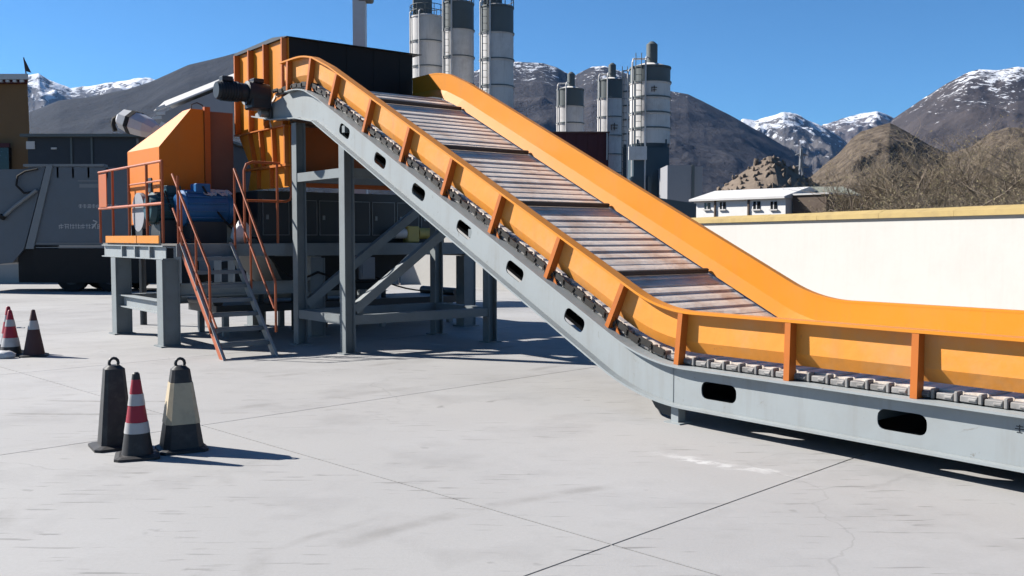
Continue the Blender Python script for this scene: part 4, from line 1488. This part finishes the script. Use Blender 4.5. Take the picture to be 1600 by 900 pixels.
for x in (-14.35, -13.05, -9.3):
    for y in (0.02, 2.1):
        c = f0(x, y + 0.15, 0.5)
        wh = MB().tube([c - Vector((0, .16, 0)), c - Vector((0, .13, 0)), c + Vector((0, .13, 0)), c + Vector((0, .16, 0))], [0.42, 0.5, 0.5, 0.42], 24).build('wheel', 'tyre', truck, smooth=True)
        MB().tube([c - Vector((0, .175, 0)), c - Vector((0, .161, 0))], [0.2, 0.27], 18).build('rim', 'dark_steel', wh, smooth=True)  # deep shade under the body is put into the dark rim colour
for x in (-14.35, -13.05):
    ang = [R(a_) for a_ in range(15, 168, 12)]
    rings = [[f0(x + r_ * math.cos(a_), y_, 0.52 + r_ * math.sin(a_)) for (r_, y_) in ((0.60, 0.0), (0.63, 0.0), (0.63, 0.45), (0.60, 0.45))] for a_ in ang]
    m_ = loft(MB(), rings)
    m_.build('mudguard', 'dark_steel', truck)
MB().box(f0, (-15.55, -10.3), (-0.03, 0.0), (0.30, 1.40)).build('shade_sheet', 'rubber', truck)  # black sheet added across the wheels in place of the deep shade there
m_ = MB()
q = [(-10.2, 0.7), (-8.1, 0.7), (-8.1, 1.9), (-8.35, 3.1), (-10.2, 3.15)]
m_.prism([f0(x, 0.05, z) for x, z in q], [f0(x, 2.35, z) for x, z in q])
cab = m_.build('cab', 'truck', truck)
m_ = MB()
q = [(-9.7, 2.0), (-8.3, 2.0), (-8.5, 2.85), (-9.7, 2.85)]
m_.prism([f0(x, 0.03, z) for x, z in q], [f0(x, 0.048, z) for x, z in q])
m_.build('window', 'glass', cab)
MB().box(f0, (-15.8, -13.2), (-0.02, 0.3), (4.06, 4.14)).build('roof_rail', 'truck_light', truck)
for x in (-14.7, -14.2, -13.7, -13.1):
    MB().box(f0, (x - 0.03, x + 0.03), (0.0, 0.06), (3.7, 4.05)).build('body_stiffener', 'truck_light', truck)

# dark shed behind
shed = thing('dark_shed', (-17, 43, 0), 'long dark flat roofed shed behind the refuse truck', 'shed')
sa, sb = at_y(43, 211, 43), at_y(330, 218, 43)
MB().box(ident, (sa.x, sb.x), (43, 50), (-0.1, sa.z - 0.1)).build('wall', 'shed', shed)
MB().box(ident, (sa.x - 0.2, sb.x + 0.2), (42.7, 50.2), (sa.z - 0.099, sa.z + 0.03)).build('roof_edge', 'silo_dark', shed)
MB().box(ident, (sa.x - 0.05, sa.x + 0.33), (42.95, 42.998), (at_y(43, 233, 43).z, at_y(43, 221, 43).z)).build('window', 'roof_white', shed)
for px in (112, 144):
    p = at_y(px, 225, 43)
    MB().box(ident, (p.x - 0.04, p.x + 0.04), (42.93, 42.999), (2.0, sa.z - 0.1)).build('downpipe', 'silo_dark', shed)
p = at_y(85, 232, 43)
MB().box(ident, (p.x - 0.12, p.x + 0.12), (42.93, 42.999), (p.z - 0.04, p.z + 0.04)).build('wall_lamp', 'roof_white', shed)

# brown battered wall building at far left
tb = thing('brown_building', (-27, 46, 0), 'brown battered wall building with white dotted cornice at left edge', 'building')
rt, rb = at_y(33, 128, 46), at_y(41, 262, 46)
f = MB()
zt = rt.z
XB = rt.x * 56 / 46.6 - 0.6
f.add([(-36, 46, -0.1), (rb.x + 0.3, 46, -0.1), (XB, 56, -0.1), (-40, 56, -0.1), (-36, 46.6, zt), (rt.x, 46.6, zt), (XB, 56, zt), (-40, 56, zt)],
      [(0, 1, 5, 4), (1, 2, 6, 5), (2, 3, 7, 6), (3, 0, 4, 7), (4, 5, 6, 7), (3, 2, 1, 0)])
f.build('wall', 'tib', tb)
for (nm, e, y0, z0, z1, mm) in (('cornice', 0.12, 46.35, zt + 0.002, zt + 0.16, 'maroon'), ('parapet', 0.25, 46.2, zt + 0.161, zt + 0.42, 'roof_white')):
    q = [(-36, y0), (rt.x + e, y0), (XB + e, 56.2), (-40, 56.2)]
    m_ = MB()
    m_.prism([Vector((x, y, z0)) for x, y in q], [Vector((x, y, z1)) for x, y in q])
    m_.build(nm, mm, tb)
for k in range(16):
    x = rt.x - 0.1 - k * 0.34
    MB().box(ident, (x - 0.08, x + 0.08), (46.22, 46.349), (zt + 0.03, zt + 0.15)).build('cornice_dot', 'roof_white', tb)
for k in range(2):
    for (z0, z1) in ((4.0, 6.1), (1.2, 3.2)):
        x = at_y(2, 300, 46).x - k * 2.6
        w_ = MB().box(ident, (x - 0.55, x + 0.35), (46.1, 46.56), (z0, z1)).build('window', 'glass', tb)
        MB().box(ident, (x - 0.65, x + 0.45), (46.0, 46.099), (z1, z1 + 0.2)).build('lintel', 'maroon', w_)
fl = thing('roof_flag', (rt.x, 46.5, zt + 0.42), 'dark pennant on the roof corner of the brown building', 'flag')
MB().tube([(rt.x, 46.5, zt + 0.42), (rt.x - 0.1, 46.5, zt + 1.25)], 0.03, 6).build('flag_pole', 'cloth', fl)
m_ = MB()
m_.prism([Vector((rt.x - 0.1, 46.48, zt + 1.25)), Vector((rt.x + 0.28, 46.42, zt + 0.5)), Vector((rt.x - 0.02, 46.48, zt + 0.6))], [Vector((rt.x - 0.1, 46.51, zt + 1.25)), Vector((rt.x + 0.28, 46.46, zt + 0.5)), Vector((rt.x - 0.02, 46.51, zt + 0.6))])
m_.build('pennant', 'cloth', fl)

# ------------------------------------------------------------------ silos of the batching plant
def silo(cx, top_px, bot_px, width_px, y, label, rings, cone=True, topdark=True, filt=True, ladder=True, rail_top=False, marks=0):
    c = at_y(cx, top_px, y)
    r = width_px / 2 / FPX * y
    zt_, zb_ = c.z, at_y(cx, bot_px, y).z
    t = thing('cement_silo', (c.x, y, 0), label, 'silo', 'cement silos of the batching plant')
    n = rings
    ctr = (c.x, y, 0)
    for k in range(n):
        a, b = zb_ + (zt_ - zb_) * k / n, zb_ + (zt_ - zb_) * (k + 1) / n
        mname = 'silo_dark' if (topdark and k == n - 1) else 'silo'
        e = min(0.06, r * 0.04)
        rg = MB().lathe(ctr, [(r, a + 0.001), (r, b - 0.16), (r + e, b - 0.14), (r + e, b - 0.001)], 28).build('shell_ring', mname, t, smooth=True)
        if k:
            MB().lathe(ctr, [(r + 0.015, a - 0.07), (r + e + 0.04, a - 0.05), (r + e + 0.04, a + 0.05), (r + 0.015, a + 0.07)], 28).build('seam_band', 'silo_dark', t, smooth=True)
        if marks and k == n - 1 - marks:
            rr = random.Random(int(cx))
            for q_ in range(1):
                m_ = MB()
                ang = R(-90 + 12)
                f = lambda x, yy, z, A=ang: Vector((c.x + (r + 0.03 - yy) * math.cos(A) - x * math.sin(A), y + (r + 0.03 - yy) * math.sin(A) + x * math.cos(A), z))
                glyph(m_, f, -0.5, a + (b - a) * 0.25, (b - a) * 0.4, rr, kind=4, t=0.02)
                m_.build('lettering', 'mud', rg)
    MB().lathe(ctr, [(r, zt_ + 0.001), (r * 0.35, zt_ + r * 0.22)], 28).build('top_cap', 'silo', t, smooth=True)
    if cone:
        MB().lathe(ctr, [(r * 0.25, max(1.2, zb_ - r * 2.0)), (r * 0.995, zb_)], 28).build('discharge_cone', 'silo_teal', t, smooth=True)
    for k in range(4):
        a = R(45 + 90 * k)
        x, yy = c.x + r * 0.93 * math.cos(a), y + r * 0.93 * math.sin(a)
        MB().box(ident, (x - 0.14, x + 0.14), (yy - 0.14, yy + 0.14), (0, zb_ + 0.3)).build('leg', 'silo_teal', t)
    for da in (-62, -20):
        aa = R(-90 + da)
        x, yy = c.x + (r + 0.12) * math.cos(aa), y + (r + 0.12) * math.sin(aa)
        MB().tube([(x, yy, 1.5), (x, yy, zt_ + 0.3), (x + 0.1, yy + 0.3, zt_ + 0.6), (c.x, y, zt_ + 0.7)], 0.07, 7).build('fill_pipe', 'silo', t, smooth=True)
    if filt:
        MB().lathe((c.x + r * 0.05, y - r * 0.2, 0), [(r * 0.28, zt_ + r * 0.15), (r * 0.28, zt_ + r * 1.1), (r * 0.1, zt_ + r * 1.25)], 16).build('dust_filter', 'silo_dark', t, smooth=True)
    if rail_top:
        m_ = MB()
        for h in (0.55, 1.1):
            m_.tube([Vector((c.x + r * math.cos(R(a)), y + r * math.sin(R(a)), zt_ + h)) for a in range(0, 361, 20)], 0.04, 5, caps=False)
        for a in range(0, 360, 30):
            x, yy = c.x + r * math.cos(R(a)), y + r * math.sin(R(a))
            m_.tube([(x, yy, zt_), (x, yy, zt_ + 1.1)], 0.04, 5)
        m_.build('top_railing', 'silo_dark', t)
        MB().box(ident, (c.x - r * .8, c.x + r * 0.1), (y - r * .5, y + r * .4), (zt_ + r * 0.1, zt_ + r * 1.0)).build('filter_box', 'silo_dark', t, bevel=0.1)
    if ladder:
        m_ = MB()
        a = R(-128)
        for d in (-0.22, 0.22):
            x, yy = c.x + (r + 0.2) * math.cos(a) + d, y + (r + 0.2) * math.sin(a)
            m_.tube([(x, yy, 1.0), (x, yy, zt_ + 0.9)], 0.035, 5)
        z = 1.2
        while z < zt_ + 0.8:
            x, yy = c.x + (r + 0.2) * math.cos(a), y + (r + 0.2) * math.sin(a)
            m_.tube([(x - 0.22, yy, z), (x + 0.22, yy, z)], 0.02, 4)
            z += 0.6
        m_.build('ladder', 'silo_dark', t)
    return t


silo(667, 28, 300, 52, 96, 'left silo of the tall cluster behind the chute', 7, topdark=False, rail_top=True, ladder=False)
silo(716, 6, 300, 48, 92, 'middle silo of the tall cluster, set a little forward', 7, rail_top=True)
silo(776, 12, 300, 52, 88, 'right silo of the tall cluster with dark top band', 7, rail_top=True)
silo(891, 140, 300, 42, 108, 'short pale silo standing alone above the maroon container', 6, ladder=False)
silo(955, 126, 300, 42, 102, 'grimy grey silo behind the maroon container', 6, marks=2, ladder=False)
silo(984, 122, 232, 22, 84, 'slim white silo pressed against the wide right silo', 5, topdark=False, filt=False, ladder=True)
silo(1016, 106, 226, 62, 76, 'wide banded white silo at right with dark teal base', 5, marks=1)

# teal base frame under the wide silo
bf = thing('batching_frame', (at_y(1015, 280, 76).x, 76, 0), 'dark teal cladding and frame under the wide right silo', 'machine base')
a, b = at_y(984, 240, 74.3), at_y(1046, 240, 74.3)
MB().box(ident, (a.x + 0.3, b.x), (74.4, 78), (1.2, at_y(1000, 230, 74.3).z)).build('cladding', 'silo_teal', bf)
MB().box(ident, (a.x - 0.1, a.x + 1.3), (74.1, 74.39), (at_y(1000, 250, 74.3).z, at_y(1000, 229, 74.3).z)).build('pale_panel', 'silo', bf)
for x in (a.x + 0.2, b.x - 0.1, (a.x + b.x) / 2):
    MB().box(ident, (x - 0.12, x + 0.12), (74.0, 74.3), (0, 6.5)).build('column', 'silo_teal', bf)
MB().bar((a.x, 74.2, 6.4), (a.x + 1.6, 74.2, 3.2), 0.12, 0.12).build('strut', 'grey_leg', bf)

# maroon container building
mc = thing('maroon_container', (at_y(905, 250, 90).x, 92, 0), 'maroon clad box building between the silos and the orange conveyor', 'container')
a, b = at_y(820, 203, 90), at_y(951, 208, 90)
n = 16
for k in range(n):
    x0, x1 = a.x + (b.x - a.x) * k / n, a.x + (b.x - a.x) * (k + 1) / n
    dy = 0.06 * (k % 2)
    MB().box(ident, (x0 + 0.002, x1 - 0.002), (90 + dy, 90.2), (-0.1, b.z)).build('cladding_sheet', 'maroon', mc)
MB().box(ident, (a.x, b.x), (90.201, 95), (-0.1, b.z - 0.02)).build('core', 'maroon', mc)
MB().box(ident, (a.x, b.x + 0.1), (89.9, 95.1), (b.z + 0.001, b.z + 0.14)).build('roof_edge', 'brown_red', mc)
MB().box(ident, (b.x - 0.22, b.x - 0.1), (89.8, 89.95), (at_y(950, 250, 90).z, b.z)).build('downpipe', 'roof_white', mc)

# pale panel building beside the wide silo, dark lean-to in front
pb = thing('pale_panel_building', (at_y(1070, 280, 70).x, 72, 0), 'plain pale grey panel block right of the wide silo', 'building')
a, b = at_y(1043, 258, 70), at_y(1098, 258, 70)
xm = at_y(1083, 258, 70).x
MB().box(ident, (a.x, xm - 0.1), (70, 75), (-0.1, a.z)).build('wall_panel', 'pale_panel', pb)
MB().box(ident, (xm + 0.1, b.x), (70.05, 75), (-0.1, a.z - 0.1)).build('wall_panel', 'pale_panel', pb)
MB().box(ident, (xm - 0.099, xm + 0.099), (69.9, 75), (-0.1, a.z + 0.02)).build('dark_joint', 'silo_dark', pb)
lt = thing('lean_to', (at_y(1050, 320, 50).x, 50, 0), 'low dark lean to roof left of the white cottage', 'shed')
a, b = at_y(1030, 300, 49), at_y(1088, 318, 49)
m_ = MB()
m_.prism([Vector((a.x - 2, 49, 2.2)), Vector((a.x - 2, 49, a.z)), Vector((b.x, 49, b.z)), Vector((b.x, 49, 2.2))], [Vector((a.x - 2, 51.5, 2.2)), Vector((a.x - 2, 51.5, a.z)), Vector((b.x, 51.5, b.z)), Vector((b.x, 51.5, 2.2))])
m_.build('roof', 'silo_dark', lt)
MB().box(ident, (a.x - 1.9, b.x - 0.1), (49.3, 51.4), (0, 2.19)).build('wall', 'dark_steel', lt)

# white cottage with windows behind the wall
cot = thing('white_cottage', (at_y(1150, 320, 56).x, 58, 0), 'long low white cottage with pale roof beyond the yard wall', 'house')
CA = at_y(1084, 372, 62)
cdir = Vector((math.cos(R(-48)), math.sin(R(-48)), 0))


def along(px, base, d):
    """distance along d from base at which the line crosses the sight line of column px"""
    k_ = (px - 800) / FPX
    return (k_ * base.y - base.x) / (d.x - k_ * d.y)


fc = local(CA.x, CA.y, R(-48))
LC = along(1226, CA, cdir)


def zc(px, py):
    d_ = along(px, CA, cdir)
    return at_y(px, py, CA.y + cdir.y * d_).z


zr0, zr1 = zc(1150, 311), zc(1150, 298)
MB().box(fc, (0, LC), (0, 5), (-0.1, zr0)).build('wall', 'cottage', cot)
m_ = MB()
q = [(-0.3, zr0 - 0.06), (-0.3, zr0 + 0.06), (2.5, zr1 + 0.2), (5.3, zr0 + 0.06), (5.3, zr0 - 0.06)]
m_.prism([fc(-0.2, y, z) for y, z in q], [fc(LC + 0.1, y, z) for y, z in q])
roof = m_.build('roof', 'roof_white', cot)
for (px0, px1, z0, z1) in ((1100, 1109, 327, 317), (1124, 1133, 327, 316), (1176, 1187, 327, 315), (1203, 1213, 327, 315)):
    x0, x1 = along(px0, CA, cdir), along(px1, CA, cdir)
    zz0, zz1 = zc(px0, z0), zc(px0, z1)
    w_ = MB().box(fc, (x0, x1), (-0.03, -0.002), (zz0, zz1)).build('window', 'glass', cot)
    MB().box(fc, ((x0 + x1) / 2 - 0.03, (x0 + x1) / 2 + 0.03), (-0.05, -0.031), (zz0, zz1)).build('window_bar', 'roof_white', w_)
    MB().box(fc, (x0 - 0.06, x1 + 0.06), (-0.12, -0.031), (zz0 - 0.08, zz0 - 0.001)).build('window_sill', 'roof_white', w_)
for px in (1117, 1169):
    x = along(px, CA, cdir)
    MB().box(fc, (x - 0.05, x + 0.05), (-0.1, -0.002), (0.2, zr0)).build('downpipe', 'mud', cot)

ann = thing('mud_annex', (at_y(1245, 320, 57).x, 59, 0), 'plain brown mud wall annex joined to the white cottage', 'house')
gx = LC + 0.12
gx1 = gx + 2.2
AZ = zc(1226, 305)
MB().box(fc, (gx, gx1), (0.6, 4.6), (-0.1, AZ)).build('wall', 'mud', ann)
MB().box(fc, (gx + 0.002, gx1 + 0.2), (0.5, 4.7), (AZ + 0.001, AZ + 0.1)).build('roof', 'roof_white', ann)

hut = thing('small_hut', (at_y(1308, 315, 58).x, 60, 0), 'small white hut with weathered green roof below the bushes', 'house')
HY = 58.0
a, b = at_y(1270, 330, HY), at_y(1349, 330, HY)
zr0, zr1 = at_y(1300, 312, HY).z, at_y(1300, 294, HY).z
MB().box(ident, (a.x, b.x), (HY, HY + 4), (-0.1, zr0)).build('wall', 'cottage', hut)
m_ = MB()
q = [(HY - 0.4, zr0 - 0.05), (HY - 0.4, zr0 + 0.07), (HY + 2, zr1 + 0.2), (HY + 4.3, zr0 + 0.07), (HY + 4.3, zr0 - 0.05)]
m_.prism([Vector((a.x - 0.2 + 0.7 * (z > zr0 + .2), y, z)) for y, z in q], [Vector((b.x + 0.2 - 0.7 * (z > zr0 + .2), y, z)) for y, z in q])
m_.build('roof', 'thatch', hut)
for (px0, px1) in ((1266, 1278), (1292, 1311), (1322, 1342)):
    x0, x1 = max(at_y(px0, 320, HY).x, a.x + 0.1), at_y(px1, 320, HY).x
    w_ = MB().box(ident, (x0, x1), (HY - 0.03, HY - 0.002), (at_y(px0, 329, HY).z, at_y(px0, 316, HY).z)).build('window', 'glass', hut)
    MB().box(ident, ((x0 + x1) / 2 - 0.03, (x0 + x1) / 2 + 0.03), (HY - 0.05, HY - 0.031), (at_y(px0, 329, HY).z, at_y(px0, 316, HY).z)).build('window_bar', 'roof_white', w_)

# rock pile behind the cottage
rp = thing('rock_pile', (at_y(1205, 290, 115).x, 117, 0), 'pointed pile of tan boulders behind the white cottage', 'rock pile')
ridge = [(1100, 305), (1122, 296), (1155, 270), (1180, 254), (1203, 240), (1216, 248), (1242, 266), (1266, 279), (1290, 291), (1316, 302)]
RY = 118.0
vs, fs = [], []
NX, NY = 44, 16
surf = {}
for i in range(NX):
    px = 1100 + 215 * i / (NX - 1)
    tp = at_y(px, interp(ridge, px), RY)
    for j in range(NY):
        t_ = j / (NY - 1)
        yy = RY - 14 + 14 * t_ if t_ < 1 else RY
        h = tp.z * (t_ ** 0.9)
        h += noise.noise(Vector((tp.x * 0.5, yy * 0.5, 3))) * 0.5 * math.sin(math.pi * t_)
        vs.append((tp.x * (yy / RY) ** 0.3, yy, h - 0.2))
        surf[(i, j)] = Vector(vs[-1])
    vs.append((tp.x, RY + 12, -0.2))
for i in range(NX - 1):
    for j in range(NY):
        a_ = i * (NY + 1) + j
        fs.append((a_, a_ + NY + 1, a_ + NY + 2, a_ + 1))
m_ = MB()
m_.add(vs, fs)
m_.build('mound', 'rock', rp)
rock_me = []
for k in range(5):
    bm_ = bmesh.new()
    bmesh.ops.create_icosphere(bm_, subdivisions=2 if k < 2 else 1, radius=1)
    rr = random.Random(k)
    for v in bm_.verts:
        q = v.co.copy()
        d = 1 + noise.noise(q * 1.4 + Vector((k * 9, 0, 0))) * 0.55
        v.co = Vector((q.x * 0.8, q.y * 0.7, q.z * 1.15)) * d
    me = bpy.data.meshes.new('rock')
    bm_.to_mesh(me)
    bm_.free()
    me.materials.append(M['rock'])
    rock_me.append(me)
rr = random.Random(21)
for k in range(420):
    i, j = rr.randrange(NX), rr.randrange(3, NY)
    p = surf[(i, j)]
    if p.z < 5.0:
        continue
    sc = rr.uniform(0.16, 0.40) * (1.0 if rr.random() < 0.85 else 1.35)
    mt = Matrix.Translation(p + Vector((rr.uniform(-.4, .4), -0.05, rr.uniform(-.16, .02)))) @ Matrix.Rotation(rr.uniform(0, 6), 4, 'Z') @ Matrix.Rotation(rr.uniform(-0.7, 0.7), 4, 'X') @ Matrix.Diagonal((sc, sc * 0.8, sc * rr.uniform(0.7, 1.3), 1))
    piece('rock', rr.choice(rock_me), rp, mt)

# transmission tower in the gap
tw = thing('lattice_tower', (at_y(1252, 300, 420).x, 420, 0), 'faint steel lattice tower in the valley gap', 'pylon')
tx, tz = at_y(1252, 232, 420).x, at_y(1252, 232, 420).z
for sx in (-1, 1):
    for sy in (-1, 1):
        MB().tube([(tx + sx * 3.2, 420 + sy * 3.2, 0), (tx + sx * 0.9, 420 + sy * 0.9, tz * 0.62), (tx + sx * 0.3, 420 + sy * 0.3, tz)], 0.28, 4).build('tower_leg', 'lattice', tw)
for (z, hw) in ((tz * 0.66, 4.5), (tz * 0.8, 3.6), (tz * 0.93, 2.6)):
    m_ = MB()
    m_.tube([(tx - hw, 420, z), (tx, 420, z + 1.0), (tx + hw, 420, z)], 0.24, 4)
    m_.tube([(tx - hw, 420, z), (tx + hw, 420, z)], 0.2, 4)
    m_.build('cross_arm', 'lattice', tw)
m_ = MB()
lv = [0, 0.16, 0.3, 0.42, 0.53, 0.62, 0.74, 0.86, 1.0]


def hwid(t):
    return 3.2 + (0.9 - 3.2) * t / 0.62 if t < 0.62 else 0.9 - 0.6 * (t - 0.62) / 0.38


for t0, t1 in zip(lv, lv[1:]):
    for sgn in (-1, 1):
        m_.tube([(tx - sgn * hwid(t0), 420 - hwid(t0), t0 * tz), (tx + sgn * hwid(t1), 420 - hwid(t1), t1 * tz)], 0.14, 4)
m_.build('lattice_bracing', 'lattice', tw)

# ------------------------------------------------------------------ bare bushes and trees behind the right wall
def bare_tree(x, y, h, spread, seed, label, twigs=2600, leaves=1500, name='bare_tree', stems=3, cat='tree'):
    rr = random.Random(seed)
    t = thing(name, (x, y, 0), label, cat, 'bare trees behind the yard wall')
    tips = []
    tr = MB()
    limbs = MB()
    crown = MB()

    def grow(p, d, ln, r, lev):
        n = 4 if lev < 3 else 3
        pts = [p]
        q = p.copy()
        dd = d.copy()
        for k in range(n):
            dd = (dd + Vector((rr.uniform(-.28, .28), rr.uniform(-.28, .28), rr.uniform(-.12, .16)))).normalized()
            q = q + dd * ln / n
            pts.append(q)
        rads = [r * (1 - 0.45 * k / n) for k in range(n + 1)]
        (tr if lev == 0 else limbs if lev < 3 else crown).tube(pts, rads, 6 if lev == 0 else 4 if lev < 3 else 3, caps=False)
        if lev >= 4:
            tips.append(q)
            return
        nb = {0: 5, 1: 5, 2: 5, 3: 6}[lev]
        for k in range(nb):
            i_ = rr.randint(1, n) if k else n
            side = Vector((rr.uniform(-1, 1), rr.uniform(-1, 1), rr.uniform(-0.15, 0.75))).normalized()
            nd = (dd * 0.55 + side * (0.75 * spread)).normalized()
            grow(pts[i_], nd, ln * rr.uniform(0.52, 0.78), rads[i_] * 0.6, lev + 1)
    for k in range(stems):
        a = 2 * math.pi * k / stems + rr.uniform(-.5, .5)
        d = Vector((math.cos(a) * 0.45 * spread, math.sin(a) * 0.45 * spread, 1)).normalized()
        grow(Vector((x + math.cos(a) * 0.12, y + math.sin(a) * 0.12, -0.05)), d, h * 0.41, h * 0.022, 0)
    tr.build('trunk', 'bark', t)
    limbs.build('limbs', 'bark', t)['kind'] = 'stuff'
    for k in range(leaves):
        p = rr.choice(tips) + Vector((rr.gauss(0, .22), rr.gauss(0, .22), rr.gauss(0, .2)))
        a = Vector((rr.uniform(-1, 1), rr.uniform(-1, 1), rr.uniform(-1, 1))).normalized() * rr.uniform(0.02, 0.045)
        b = a.orthogonal().normalized() * rr.uniform(0.02, 0.04)
        c_ = a.cross(b).normalized() * 0.004
        crown_l.add([p - a, p + b, p + a, p - b], [(0, 1, 2, 3)])
    cr = bpy.data.objects.new('crown', crown.mesh('crown', 'twig', (x, y, 0), recalc=False))
    COL.objects.link(cr)
    cr.parent = t
    ORG[cr] = Vector((x, y, 0))
    cr['kind'] = 'stuff'
    le = bpy.data.objects.new('leaves', crown_l.mesh('leaves', 'leaf', (x, y, 0), recalc=False))
    COL.objects.link(le)
    le.parent = cr
    le['kind'] = 'stuff'
    crown_l.v.clear()
    crown_l.f.clear()
    return t


crown_l = MB()
TREES = [(1345, 52, 6.2, 1.1, 31, 'low reddish bare bush just right of the small hut', 4),
         (1405, 50, 8.1, 1.15, 32, 'broad bare tree left of the middle of the thicket', 4),
         (1462, 47, 8.5, 1.2, 33, 'olive tinged bare tree in the middle of the thicket', 4),
         (1525, 50, 8.9, 1.1, 34, 'tall bare tree with pale branches near the right edge', 3),
         (1590, 46, 8.1, 1.15, 35, 'dense bare tree cut by the right picture edge', 4),
         (1435, 42, 4.9, 1.2, 36, 'low bare bush close behind the ochre coping', 5),
         (1505, 40, 4.7, 1.25, 37, 'low tangled bush at the wall below the tall bare tree', 5),
         (1570, 36, 4.9, 1.2, 38, 'low bush close to the wall at the right edge', 5),
         (1378, 45, 4.5, 1.2, 39, 'small low bush between the hut and the thicket', 5)]
for (px, y, h, sp, sd, lb, stn) in TREES:
    p = at_y(px, 372, y)
    bare_tree(p.x, y, h, sp, sd, lb, stems=stn, leaves=1100)
# spiky dead stump against the hill
# ------------------------------------------------------------------ haze
hz = MB().box(ident, (-7000, 7000), (-200, 9000), (-8, 1500)).build('haze', 'earth')
hz.data.materials.clear()
hm = bpy.data.materials.new('haze_air')
hm.use_nodes = True
hm.node_tree.nodes.remove(hm.node_tree.nodes['Principled BSDF'])
pv = hm.node_tree.nodes.new('ShaderNodeVolumePrincipled')
pv.inputs['Density'].default_value = 0.000018
pv.inputs['Color'].default_value = (0.25, 0.5, 1.0, 1)
pv.inputs['Anisotropy'].default_value = 0.2
hm.node_tree.links.new(pv.outputs[0], hm.node_tree.nodes['Material Output'].inputs['Volume'])
hz.data.materials.append(hm)
tag(hz, 'thin pale blue mountain air over the whole valley', 'haze', kind='stuff')
